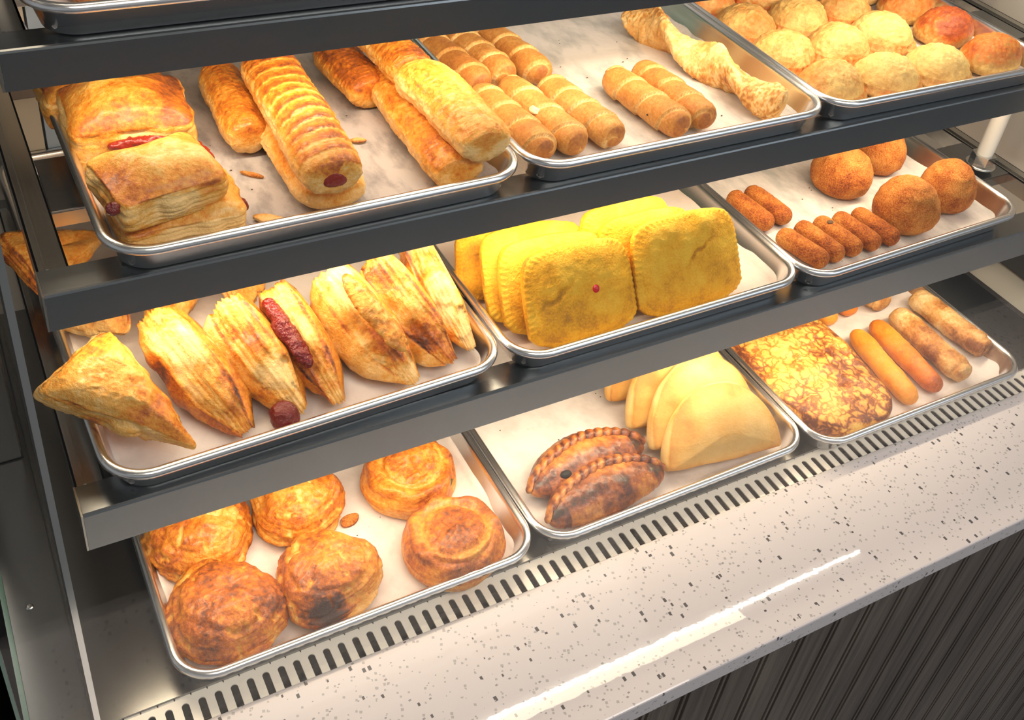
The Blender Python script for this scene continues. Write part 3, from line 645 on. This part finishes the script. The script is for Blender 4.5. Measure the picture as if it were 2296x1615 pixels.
# ------------------------------------------------------------------ middle left: leaning turnovers
def turnover(T, F_, Bk, th, label, seed, tone=0.0, bside=0.08, jam=None, split=False, name='puff_turnover', group='leaning turnovers', pr=0):
    """T top corner, F_ front tip, Bk third corner (world); th thickness"""
    T, F_, Bk = Vector(T), Vector(F_), Vector(Bk)
    ex = (F_ - Bk).normalized(); nrm = ex.cross(T - Bk).normalized(); ey = nrm.cross(ex)
    c = (T + F_ + Bk) / 3
    tri = [((p - c).dot(ex), (p - c).dot(ey)) for p in (Bk, F_, T)]
    out = rpoly(tri, 0.012, 200)
    tr = np.array(tri)
    def rf(p):
        d = [np.linalg.norm(p - q, axis=1) for q in tr]
        return np.minimum(np.minimum(0.60 + 0.40 * sstep(0, .04, d[0]), 0.32 + 0.68 * sstep(0.0, 0.050, d[1])), 0.78 + 0.3 * sstep(0, .03, d[2]))
    o = slab(name, out, 'matte_puff' if pr else 'puff_pastry', th * .36, th * .42, 2.2, 28, 22, 0.30, 0.0022, 0.0052, seed, 0.44 + tone, bside + 0.20, rimfn=rf, bvar=0.22 if seed == 81 else 0.40, wfreq=24, edge_brown=0.0, detail=0.0018)
    place(o, c, ex, ey); return tag(o, label, 'turnover', group)
z = P1
TO = [((0.088, 0.258, z + 0.066), (0.128, 0.166, z + 0.014), (0.032, 0.222, z + 0.052), 0.034, 'big glossy turnover lying over the left edge of its pan', 81, 0.03, -0.12),
      ((0.122, 0.262, z + 0.072), (0.170, 0.163, z + 0.010), (0.165, 0.262, z + 0.008), 0.042, 'turnover with pale open layers, second from the left end', 82, 0.14, 0.02),
      ((0.176, 0.258, z + 0.074), (0.214, 0.170, z + 0.012), (0.212, 0.262, z + 0.008), 0.040, 'turnover oozing dark red jam at its front tip', 83, 0.12, 0.06),
      ((0.217, 0.262, z + 0.074), (0.245, 0.168, z + 0.010), (0.250, 0.262, z + 0.008), 0.036, 'slim turnover with red jam showing along its split top', 84, 0.08, 0.10),
      ((0.264, 0.262, z + 0.078), (0.310, 0.168, z + 0.012), (0.300, 0.270, z + 0.008), 0.046, 'wide turnover split open at the top with a loose flap', 85, 0.06, 0.05),
      ((0.305, 0.262, z + 0.080), (0.349, 0.176, z + 0.012), (0.342, 0.272, z + 0.008), 0.040, 'turnover second from the right end of the row', 86, 0.02, 0.12),
      ((0.350, 0.285, z + 0.078), (0.371, 0.184, z + 0.014), (0.372, 0.300, z + 0.008), 0.032, 'rightmost turnover of the row, against the pan edge', 87, -0.02, 0.06)]
tos = [turnover(*t) for t in TO]
turnover((0.118, 0.345, z + 0.058), (0.110, 0.292, z + 0.028), (0.055, 0.350, z + 0.010), 0.020, 'pale turnover corner lying behind the big left one', 88, -0.12, 0.02, pr=1)
turnover((0.140, 0.350, z + 0.070), (0.135, 0.285, z + 0.020), (0.180, 0.350, z + 0.010), 0.026, 'turnover behind the second one, mostly under the rail', 89, 0.0, 0.05)
turnover((0.034, 0.432, z + 0.045), (0.060, 0.365, z + 0.026), (0.118, 0.440, z + 0.020), 0.026, 'turnover at the back poking out past the pan left side', 90, 0.05, 0.05)
turnover((0.150, 0.450, z + 0.070), (0.150, 0.365, z + 0.014), (0.190, 0.450, z + 0.010), 0.034, 'back row turnover seen through the rack gap', 91, -0.02, 0.05)
turnover((0.192, 0.345, z + 0.040), (0.205, 0.300, z + 0.010), (0.245, 0.350, z + 0.010), 0.020, 'small turnover end behind the jam turnovers', 92, 0.05, 0.1)
blob('jam_filling', (0.199, 0.1735, z + 0.001), 0.0115, 'jam', 5, tos[2], (1.05, 1.0, 1.05))
def jamline(A, B, r, parent, seed, mat='jam', nm='jam_filling'):
    o = tube(nm, mat, math.dist(A, B), r, r * .8, 60, 24, 3, seed, r * .35, 120, r * .15, b0=.4); axis_place(o, A, B)
    o.parent = parent; o.matrix_parent_inverse = parent.matrix_world.inverted(); return o
jamline((0.2100, 0.252, z + 0.068), (0.2280, 0.194, z + 0.037), 0.0074, tos[3], 6)
fl2 = tube('loose_flap', 'puff_pastry', 0.080, 0.011, 0.005, 80, 36, 2.2, 93, 0.003, 45, 0.001, b0=0.5, bvar=0.3)
axis_place(fl2, (0.272, 0.236, z + 0.086), (0.300, 0.178, z + 0.046)); fl2.parent = tos[4]; fl2.matrix_parent_inverse = tos[4].matrix_world.inverted()

# ------------------------------------------------------------------ middle: yellow patties
def patty(xl, xr, y, z0, lean, h, label, seed, tone=0.0, yaw=0.0, dot=None, crack=None):
    wd = xr - xl; h = h * 0.90
    out = outline([(-wd / 2, 0), (wd / 2, 0), (wd / 2 * 1.0, h * .45), (wd / 2 * .97, h * .84), (wd * .36, h * 1.0), (-wd * .36, h * 1.02), (-wd / 2 * .98, h * .88), (-wd / 2 * 1.02, h * .45)], 200, 2)
    cr = crack or (-0.01, 0.05, 0.012)
    def bf(p, s):
        d = np.abs(p[:, 1] - cr[1] - 0.6 * (p[:, 0] - cr[0]) - 0.004 * vnoise(np.c_[p * 150, p[:, 0] * 0], seed)); w_ = np.exp(-((p[:, 0] - cr[0]) / cr[2]) ** 2)
        return 0.45 * np.exp(-(d / 0.003) ** 2) * w_ + 0.20 * sstep(h * .62, h * .35, p[:, 1]) * (s < .92)
    def tf(p, s):
        d = np.abs(p[:, 1] - cr[1] - 0.6 * (p[:, 0] - cr[0]) - 0.004 * vnoise(np.c_[p * 150, p[:, 0] * 0], seed)); w_ = np.exp(-((p[:, 0] - cr[0]) / cr[2]) ** 2)
        return -0.0022 * np.exp(-(d / 0.0022) ** 2) * w_
    o = slab('yellow_patty', out, 'yellow_crust', 0.0065, 0.0035, 5.0, 40, 6, 0.2, 0.0003, 0.0012, seed, 0.10 + tone, 0.30, bvar=0.38, wfreq=45, edge_brown=0.1, detail=0.0003, crimp=(0.0007, 62, 0.90), topfn=tf, bfn=bf)
    y -= 0.012; ex = Vector((math.cos(yaw), math.sin(yaw), 0)); up = Vector((-math.sin(yaw) * math.sin(lean), math.cos(yaw) * math.sin(lean), math.cos(lean)))
    place(o, ((xl + xr) / 2, y, z0), ex, up); return tag(o, label, 'patty', 'yellow patties')
z = P1 + 0.002
patty(0.395, 0.475, 0.262, z, math.radians(42), 0.075, 'dark golden patty lying flattest at the far left of the stack', 101, 0.15, math.radians(-12))
patty(0.405, 0.512, 0.222, z, math.radians(38), 0.098, 'yellow patty rearmost of the left leaning stack', 102, 0.0, math.radians(-4))
patty(0.412, 0.520, 0.205, z, math.radians(34), 0.096, 'yellow patty second from the front in the left stack', 103, 0.03, math.radians(-3))
pf = patty(0.424, 0.536, 0.184, z, math.radians(32), 0.098, 'front left yellow patty marked with a small red dot', 104, 0.05, 0.0, crack=(-0.025, 0.050, 0.014))
patty(0.508, 0.612, 0.224, z, math.radians(30), 0.100, 'yellow patty rearmost of the right leaning stack', 105, 0.0, 0.02)
patty(0.516, 0.625, 0.207, z, math.radians(30), 0.097, 'yellow patty in the middle of the right stack', 107, 0.03, 0.02)
patty(0.539, 0.660, 0.184, z, math.radians(30), 0.103, 'front right yellow patty with a deep diagonal crack', 106, 0.0, 0.02, crack=(0.008, 0.056, 0.016))
rd = blob('red_mark', (0, 0, 0), 0.0034, 'red_jelly', 3, None, (1, 1.1, .35), 0.0004)
rd.parent = pf; rd.matrix_parent_inverse = Matrix.Identity(4); rd.matrix_basis = Matrix.Translation((0.012, 0.046, 0.0085))

# ------------------------------------------------------------------ middle right: croquettes, fried balls
CK = [((0.750, 0.308), (0.756, 0.247), 'croquette farthest back in the pair by the pan left edge'), ((0.777, 0.310), (0.782, 0.249), 'croquette right-hand one of the pair behind'),
      ((0.756, 0.232), (0.769, 0.174), 'leftmost croquette of the front row of five'), ((0.785, 0.236), (0.792, 0.176), 'second croquette from the left in the front row'),
      ((0.812, 0.236), (0.818, 0.177), 'middle croquette of the front row, with a dark spot'), ((0.838, 0.235), (0.845, 0.177), 'fourth croquette from the left in the front row'),
      ((0.865, 0.234), (0.873, 0.177), 'rightmost croquette of the front row')]
for k, (a, b_, lab) in enumerate(CK):
    o = tube('croquette', 'breaded', math.dist(a, b_) * 1.04, 0.0112, 0.0105, 60, 36, 8, 110 + k, 0.0007, 90, 0.0005, b0=0.44, bvar=0.3)
    axis_place(o, (*a, P1 + 0.0108), (*b_, P1 + 0.0108)); tag(o, lab, 'croquette', 'croquettes')
    if k == 4: blob('dark_spot', (0.812, 0.219, P1 + 0.0195), 0.0030, 'crumb', 5, o, (1.3, 1.0, .5), 0.0004)
def fried_ball(x, y, R, H, label, seed, lobe, tone=0):
    prof = [(0.0003, H), (R * .38, H * .96), (R * .70, H * .83), (R * .93, H * .60), (R, H * .40), (R * .95, H * .20), (R * .75, H * .04), (R * .5, 0), (0.0003, 0)]
    o = revolve('fried_potato_ball', 'breaded', prof, 110, seed, 0.0022, 32, 0.0006, lambda th: 1 + lobe[0] * np.cos(th - lobe[1]) + 0.04 * np.cos(2 * (th - lobe[1])), 0.34 + tone, -0.05, 0.4)
    place(o, (x, y, P1)); return tag(o, label, 'fried ball', 'breaded fried balls')
fried_ball(0.893, 0.292, 0.034, 0.054, 'breaded ball behind at left, top cut by the rail', 121, (0.08, -1.2), 0.05)
fried_ball(0.975, 0.310, 0.030, 0.054, 'breaded ball behind at right, half under the rail', 122, (0.05, 2), 0.08)
fried_ball(0.912, 0.211, 0.034, 0.058, 'lumpy front breaded ball with a dark craggy side', 123, (0.10, -0.6))
fried_ball(0.994, 0.223, 0.0315, 0.056, 'smooth round breaded ball nearest the pan right side', 124, (0.02, 0))

# ------------------------------------------------------------------ upper left: guava squares, strudels
def square(cx, cy, cz, wx, wy, yaw, th, label, seed, tone=0, tilt=(0, 0), pr=0, bside=0.04):
    out = rpoly([(-wx / 2, -wy / 2), (wx / 2, -wy / 2), (wx / 2, wy / 2), (-wx / 2, wy / 2)], 0.010, 210)
    o = slab('guava_puff_square', out, 'puff_pastry', th * .38, th * .36, 2.6, 30, 22, 0.16, 0.0013, 0.0042, seed, 0.40 + tone, bside, bvar=0.24, wfreq=24, edge_brown=0.05, detail=0.0012)
    place(o, (cx, cy, cz), rotz=yaw, tilt=tilt); return tag(o, label, 'pastry', 'guava puff squares')
q1 = square(0.149, 0.2600, P2 + 0.013, 0.088, 0.066, 0.0, 0.026, 'bottom guava square in front, under the glossy one', 131, 0.0, pr=1)
q2 = square(0.1375, 0.2600, P2 + 0.041, 0.078, 0.062, 0.20, 0.033, 'glossy orange guava square lying on top, jam at its corners', 132, -0.03, (math.radians(3), 0))
q3 = square(0.141, 0.375, P2 + 0.024, 0.090, 0.070, -0.04, 0.046, 'guava square behind, split in front with red jam', 133, 0.16, (math.radians(6), 0))
q4 = square(0.134, 0.440, P2 + 0.020, 0.094, 0.070, 0.05, 0.034, 'rearmost guava square, mostly hidden under the rail', 134, 0.1)
jamline((0.118, 0.3390, P2 + 0.026), (0.168, 0.3375, P2 + 0.027), 0.0058, q3, 9, 'jam_bright')
blob('jam_drip', (0.1000, 0.2270, P2 + 0.042), 0.0052, 'jam', 11, q2)
jamline((0.1715, 0.297, P2 + 0.044), (0.1785, 0.268, P2 + 0.044), 0.0052, q2, 12, 'jam_bright')
blob('jam_drip', (0.1935, 0.2520, P2 + 0.006), 0.0060, 'jam', 13, q1)

def strudel(A, B, ra, rb, label, seed, slash=0, tone=0.0, jam=False, bend=0.0, pale=0.0, flatend=True):
    L = math.dist(A, B)
    def d(s, th, P):
        top = np.clip(np.sin(th), 0, 1) ** .5
        v = 0.0
        if slash:
            ph = np.mod(s * slash + 0.28 * np.cos(th) + 0.1 * np.sin(th * 2 + s * 9), 1.0); v = v + 0.0011 * (ph ** 1.5 - .4) * top
        lay = vnoise(np.stack([P[..., 0] * 12, P[..., 1] * 300, P[..., 2] * 500], -1), seed + 3); v = v + 0.0010 * lay * (1 - top)
        return v
    def bf(s, th, P):
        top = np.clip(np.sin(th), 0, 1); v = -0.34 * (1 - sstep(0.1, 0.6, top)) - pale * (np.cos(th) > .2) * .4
        if slash:
            ph = np.mod(s * slash + 0.28 * np.cos(th) + 0.1 * np.sin(th * 2 + s * 9), 1.0); v = v + top * (0.26 * sstep(0.25, 0.9, ph) - 0.26 * np.exp(-((ph - .06) / .09) ** 2))
        return v
    o = tube('strudel_roll', 'puff_pastry', L, ra, rb, 150, 72, 14, seed, 0.0026, 28, 0.0010, d, bf, 0.46 + tone, 0.26, (lambda s: np.stack([0 * s, bend * np.sin(s * math.pi), 0 * s], -1)) if bend else None, capr=0.55)
    axis_place(o, A, B)
    tag(o, label, 'strudel', 'long puff pastry strudels')
    if jam:
        j = blob('jam_filling', (B[0] - 0.001, B[1] + 0.0005, B[2] - 0.008), 0.0055, 'jam_bright', seed, o, (1.5, .30, 1.0), 0.002)
    return o
strudel((0.262, 0.415, P2 + 0.016), (0.263, 0.236, P2 + 0.015), 0.028, 0.015, 'lower strudel half covered by the slashed one', 141, 0, -0.05, pale=.2)
strudel((0.263, 0.405, P2 + 0.045), (0.257, 0.222, P2 + 0.042), 0.0245, 0.018, 'slashed golden strudel with red filling at its cut end', 142, 13, 0.06, True)
strudel((0.232, 0.440, P2 + 0.018), (0.226, 0.330, P2 + 0.018), 0.018, 0.016, 'strudel behind left of the slashed one, red filling showing', 147, 0, 0.0)
strudel((0.372, 0.400, P2 + 0.017), (0.366, 0.232, P2 + 0.016), 0.024, 0.016, 'dark-ended lower strudel beneath the pale one', 143, 0, 0.05)
strudel((0.376, 0.345, P2 + 0.047), (0.386, 0.226, P2 + 0.041), 0.025, 0.017, 'pale golden strudel lying on top by the pan right edge', 144, 0, -0.06, bend=0.004, pale=.3)
strudel((0.372, 0.440, P2 + 0.045), (0.378, 0.352, P2 + 0.044), 0.020, 0.016, 'orange-brown strudel end behind the pale golden one', 145, 0, 0.16)
strudel((0.343, 0.455, P2 + 0.018), (0.350, 0.372, P2 + 0.016), 0.022, 0.016, 'short dark brown strudel behind, with a burnt end', 146, 0, 0.24)
def flake(x, y, z_, L, wd, rz, label, seed, mat='matte_puff', b=0.35):
    o = slab('pastry_flake', outline([(-L / 2, 0), (-L * .2, wd * .5), (L * .25, wd * .35), (L / 2, -wd * .1), (L * .1, -wd * .5), (-L * .3, -wd * .35)], 60, 2), mat, 0.0012, 0.0010, 2, 8, 5, .2, .0004, .0012, seed, b, b, wfreq=90, rimfn=None)
    place(o, (x, y, z_), rotz=rz); return tag(o, label, 'crumb')
flake(0.2145, 0.2395, P2 + 0.002, 0.036, 0.012, -0.65, 'large golden flake in front of the glossy guava square', 1)
flake(0.318, 0.327, P2 + 0.001, 0.014, 0.006, -0.3, 'thin pale flake between the two strudel stacks', 2)
flake(0.219, 0.305, P2 + 0.001, 0.022, 0.004, -0.7, 'reddish jam-stained flake behind the large golden flake', 3, 'breaded', 0.2)
flake(0.271, 0.2055, P0 + 0.001, 0.022, 0.014, 0.4, 'brown crumb cluster beside the bright golden round pastry', 4, 'breaded', 0.1)

# ------------------------------------------------------------------ upper middle: wrapped cheese rolls, twist
def cheese_roll(A, B, label, seed, turns=4.0, tone=0.0, phase=0.0):
    L = math.dist(A, B) * 1.02
    def sp(s, th): return np.mod(s * turns + (th - math.pi / 2) / (2 * np.pi) + phase, 1.0)
    def d(s, th, P):
        p = sp(s, th); return 0.0020 * (p - .5) - 0.0006 * np.exp(-((p - 0.02) / .03) ** 2)
    def bf(s, th, P):
        p = sp(s, th); v = -0.42 * np.exp(-((p - 0.03) / .035) ** 2) - 0.2 * np.exp(-((p - 0.97) / .03) ** 2)
        return v + 0.18 * (np.abs(2 * s - 1) > .93) + 0.10 * np.clip(np.sin(th), 0, 1)
    o = tube('cheese_roll', 'cheese_dough', L, 0.0155, 0.0150, 130, 60, 9, seed, 0.0007, 45, 0.0003, d, bf, 0.42 + tone, 0.22)
    axis_place(o, (*A, P2 + 0.0152), (*B, P2 + 0.0152)); return tag(o, label, 'cheese roll', 'wrapped cheese rolls')
CRL = [((0.437, 0.470), (0.453, 0.358), 'cheese roll back row, nearest the pan left edge', .45), ((0.441, 0.350), (0.453, 0.240), 'cheese roll front row, left, with a white cheese drop', .5),
       ((0.470, 0.470), (0.483, 0.366), 'cheese roll back row, middle of three', .4), ((0.474, 0.356), (0.485, 0.240), 'cheese roll front row, middle of three', .42),
       ((0.505, 0.470), (0.519, 0.360), 'cheese roll back row, right of three', .42), ((0.510, 0.345), (0.524, 0.240), 'cheese roll front row, right, with a split pale seam', .38),
       ((0.580, 0.342), (0.594, 0.237), 'cheese roll left of the separate pair, tiny dark hole', .46), ((0.617, 0.346), (0.625, 0.240), 'cheese roll right of the separate pair', .5)]
for k, (a, b_, lab, t_) in enumerate(CRL):
    cr_ = cheese_roll(a, b_, lab, 150 + k, 3.6 + 0.4 * (k % 3), t_ - .42, 0.3 * k)
    if k == 6: blob('pin_hole_shade', (0.5744, 0.2670, 0.3575), 0.0011, 'painted_hole_dark', 2, cr_, (1, 1, .7), 0.0)  # black bead painting the darkness of a tiny hole, nothing is cut
tag(blob('cheese_drop', (0.4475, 0.2315, P2), 0.0062, 'cheese', 4, None, (1, 1, 1)), 'white melted cheese drop at the front left roll tip', 'cheese')
tag(blob('cheese_drop', (0.4700, 0.2930, P2 + 0.020), 0.0050, 'cheese', 6, None, (1, 1.3, .7)), 'small pale cheese lump between left and middle front rolls', 'cheese')
tw_ = tube('cheese_twist', 'cheese_dough', 0.222, 0.0205, 0.0098, 220, 60, 12, 171, 0.0016, 60, 0.0010, lambda s, th, P: 0.0022 * np.clip(vnoise(P * 170, 4), 0, 1), 
           lambda s, th, P: 0.36 * sstep(0.0, 0.4, vnoise(P * 420, 8)) * (np.sin(s * 13 + th) > -.1) - 0.12, 0.34, 0.35, tw=7.5, capr=0.3)
axis_place(tw_, (0.680, 0.452, P2 + 0.017), (0.706, 0.238, P2 + 0.017)); tag(tw_, 'long twisted cheese stick with browned cheese specks', 'cheese twist')

# ------------------------------------------------------------------ upper right: round fried empanadas
def fried_emp(x, y, label, seed, tone, R=0.040, H=0.030, rz=0.0, crimped=True, rx=0.86, mat='fried_dough'):
    prof = [(0.0003, H), (R * .30, H * .97), (R * .58, H * .80), (R * .78, H * .50), (R * .88, H * .20), (R * .95, H * .13), (R * 1.0, H * .08), (R * .98, 0.0), (R * .5, 0), (0.0003, 0)] if crimped else \
           [(0.0003, H), (R * .40, H * .96), (R * .72, H * .80), (R * .93, H * .50), (R, H * .25), (R * .92, H * .05), (R * .8, 0), (0.0003, 0)]
    def d(P, th, z_, r):
        v = 0.0012 * np.clip(vnoise(P * 200, seed + 1), 0, 1) * (z_ > .2) + 0.0010 * np.clip(vnoise(P * 420, seed + 2), 0, 1)
        if crimped: v = v + 0.0012 * np.sin(th * 30) * (r > .88) * (z_ < .3)
        return v
    def bf(P, th, z_, r): return (0.25 * (r > .86) * (z_ < .35) if crimped else 0.24 * sstep(.3, .7, z_) - 0.12 * (z_ < .35)) - 0.12 * np.clip(vnoise(P * 200, seed + 1), 0, 1)
    o = revolve('fried_empanada' if crimped else 'glazed_bun', mat, prof, 130, seed, 0.0018, 26, 0.0004, lambda th: 1 + 0.02 * np.cos(3 * th + seed), 0.22 + tone, 0.0, 0.22, dfn=d, bfn=bf)
    for v in o.data.vertices: v.co.y *= rx
    place(o, (x, y, P2 + 0.001), rotz=rz); return tag(o, label, 'empanada' if crimped else 'bun', 'round fried empanadas' if crimped else 'orange glazed buns')
EM = [(0.800, 0.406, 0.24, 'olive-brown blistered empanada in the left column, third from front'), (0.876, 0.404, 0.06, 'pale empanada in the second column, third from front'),
      (0.948, 0.412, 0.20, 'tan empanada with a darker rim, third column, third from front'), (0.799, 0.338, 0.18, 'tan empanada in the left column, second from front'),
      (0.872, 0.334, 0.06, 'golden empanada with a raised crimped left edge, second column'), (0.948, 0.345, 0.00, 'smooth pale yellow empanada, third column, second from front'),
      (0.802, 0.268, 0.16, 'grey-tan empanada at the front left corner of its pan'), (0.876, 0.264, 0.02, 'front empanada with a clearly crimped edge, second from left'),
      (0.951, 0.264, -0.06, 'palest smooth empanada in the front row, third from left'),
      (0.795, 0.472, 0.20, 'golden empanada in the left column, fourth from front'), (0.872, 0.468, 0.22, 'empanada in the second column, cut by the rail')]
for k, (x, y, tn, lab) in enumerate(EM): fried_emp(x, y, lab, 180 + k, tn + .06, 0.0430, 0.032, 0.3 * math.sin(k * 2.3))
for k, (x, y, tn, lab) in enumerate([(1.036, 0.392, 0.26, 'orange glazed bun third from front along the pan right side'), (1.034, 0.330, 0.44, 'reddest glazed bun, second from front along the pan right side'), (1.034, 0.262, 0.28, 'orange glazed bun at the front right corner of its pan')]):
    fried_emp(x, y, lab, 200 + k, tn, 0.041, 0.034, 0.2, False, 0.74)
fried_emp(1.010, 0.448, 'small pale cream bun at the back, cut by the photo edge', 205, -0.1, 0.030, 0.036, 0, False, 0.9, 'pale_dough')

# ------------------------------------------------------------------ topmost pan contents
for k, (x, y, lab) in enumerate([(0.150, 0.345, 'reddish-brown glazed pastry in the topmost pan, left'), (0.262, 0.350, 'reddish-brown glazed pastry in the topmost pan, right')]):
    o = slab('glazed_pastry', outline([(-.045, -.035), (.045, -.035), (.045, .035), (-.045, .035)], 120, 2), 'dark_glazed', 0.012, 0.012, 2.4, 20, 12, .2, .002, .003, 210 + k, 0.35, 0.2)
    place(o, (x, y, P3 + 0.014), rotz=0.1 * k); tag(o, lab, 'pastry', 'glazed pastries in the topmost pan')

# crumbs scattered on the liners, one object per pan
random.seed(4)
def crumbs(x0, x1, y0, y1, z_, n, label, seed):
    rnd = random.Random(seed); V, F = [], []
    for _ in range(n):
        x, y, s = rnd.uniform(x0, x1), rnd.uniform(y0, y1), rnd.uniform(0.0004, 0.0013); m0 = len(V)
        V += [(x - s, y, z_), (x, y - s * .7, z_), (x + s, y, z_), (x, y + s * .8, z_), (x, y, z_ + s * .7)]
        F += [(m0, m0 + 1, m0 + 4), (m0 + 1, m0 + 2, m0 + 4), (m0 + 2, m0 + 3, m0 + 4), (m0 + 3, m0, m0 + 4), (m0 + 3, m0 + 2, m0 + 1, m0)]
    tag(mk('crumbs', V, F, 'crumb', smooth=False), label, 'crumbs', kind='stuff')
crumbs(0.11, 0.39, 0.12, 0.33, P0 - 0.0008, 60, 'tiny dark crumbs on parchment around the round puff pastries', 1)
crumbs(0.43, 0.60, 0.11, 0.30, P0 - 0.0008, 26, 'tiny dark crumbs on parchment beside the braided empanadas', 2)
crumbs(0.55, 0.72, 0.23, 0.45, P2 - 0.0008, 20, 'tiny crumbs on parchment near the cheese twist', 3)
crumbs(0.79, 0.87, 0.17, 0.33, P1 - 0.0008, 14, 'tiny crumbs on parchment between croquettes and fried balls', 4)
crumbs(0.20, 0.40, 0.23, 0.42, P2 - 0.0008, 26, 'tiny crumbs on parchment between the strudel stacks', 5)

# ------------------------------------------------------------------ beyond the ends
lb = boxes('steel_cabinet', [(-0.50, -0.030, 0.36, 0.80, 0.10, 0.80)], 'bright_steel', bev=0.003); tag(lb, 'bright steel cabinet end standing left of the case', 'cabinet')
lb2 = boxes('lower_cabinet', [(-0.50, -0.030, 0.30, 0.80, -0.90, 0.060)], 'dark_steel', bev=0.003); tag(lb2, 'dull grey steel cabinet below the bright one at left', 'cabinet')
rb = boxes('white_ledge', [(1.196, 1.60, 0.05, 0.66, -0.03, -0.004)], 'cream_enamel'); tag(rb, 'cream enamel ledge right of the case floor', 'ledge')
db = boxes('dark_appliance', [(1.262, 1.60, 0.08, 0.66, -0.003, 0.10)], 'dark_plastic', bev=0.004); tag(db, 'dark appliance standing on the cream ledge', 'appliance')
wr = boxes('wall_right', [(1.62, 1.66, -0.02, 1.3, -0.95, 0.95)], 'white_enamel'); tag(wr, kind='structure')
wk = boxes('wall_back', [(-1.5, 1.66, 1.30, 1.34, -0.95, 2.7)], 'back_wall_paint'); tag(wk, kind='structure')
pp = empty('conduit_post', (1.118, 0.272, 0.19))
o = revolve('pipe', 'white_pipe_mat', [(0.0003, 0.30), (0.0098, 0.2995), (0.010, 0.29), (0.010, 0.012), (0.010, 0.0), (0.0003, 0.0)], n=40, wob=0, detail=0, parent=pp); o.location = (0, 0, 0.012)
hexa = [(0.0145 * math.cos(math.radians(60 * k)), 0.0145 * math.sin(math.radians(60 * k))) for k in range(6)]
V = [(a, b_, 0.003) for a, b_ in hexa] + [(a, b_, 0.016) for a, b_ in hexa]; mk('hex_nut', V, [tuple(range(6))[::-1], tuple(range(6, 12))] + [(k, (k + 1) % 6, 6 + (k + 1) % 6, 6 + k) for k in range(6)], 'bright_steel', pp, smooth=False)
revolve('washer', 'bright_steel', [(0.0003, 0.003), (0.018, 0.0028), (0.0185, 0.001), (0.018, 0), (0.0003, 0)], n=40, wob=0, detail=0, parent=pp)
tag(pp, 'white conduit post on a hex nut beside the fried balls', 'post')
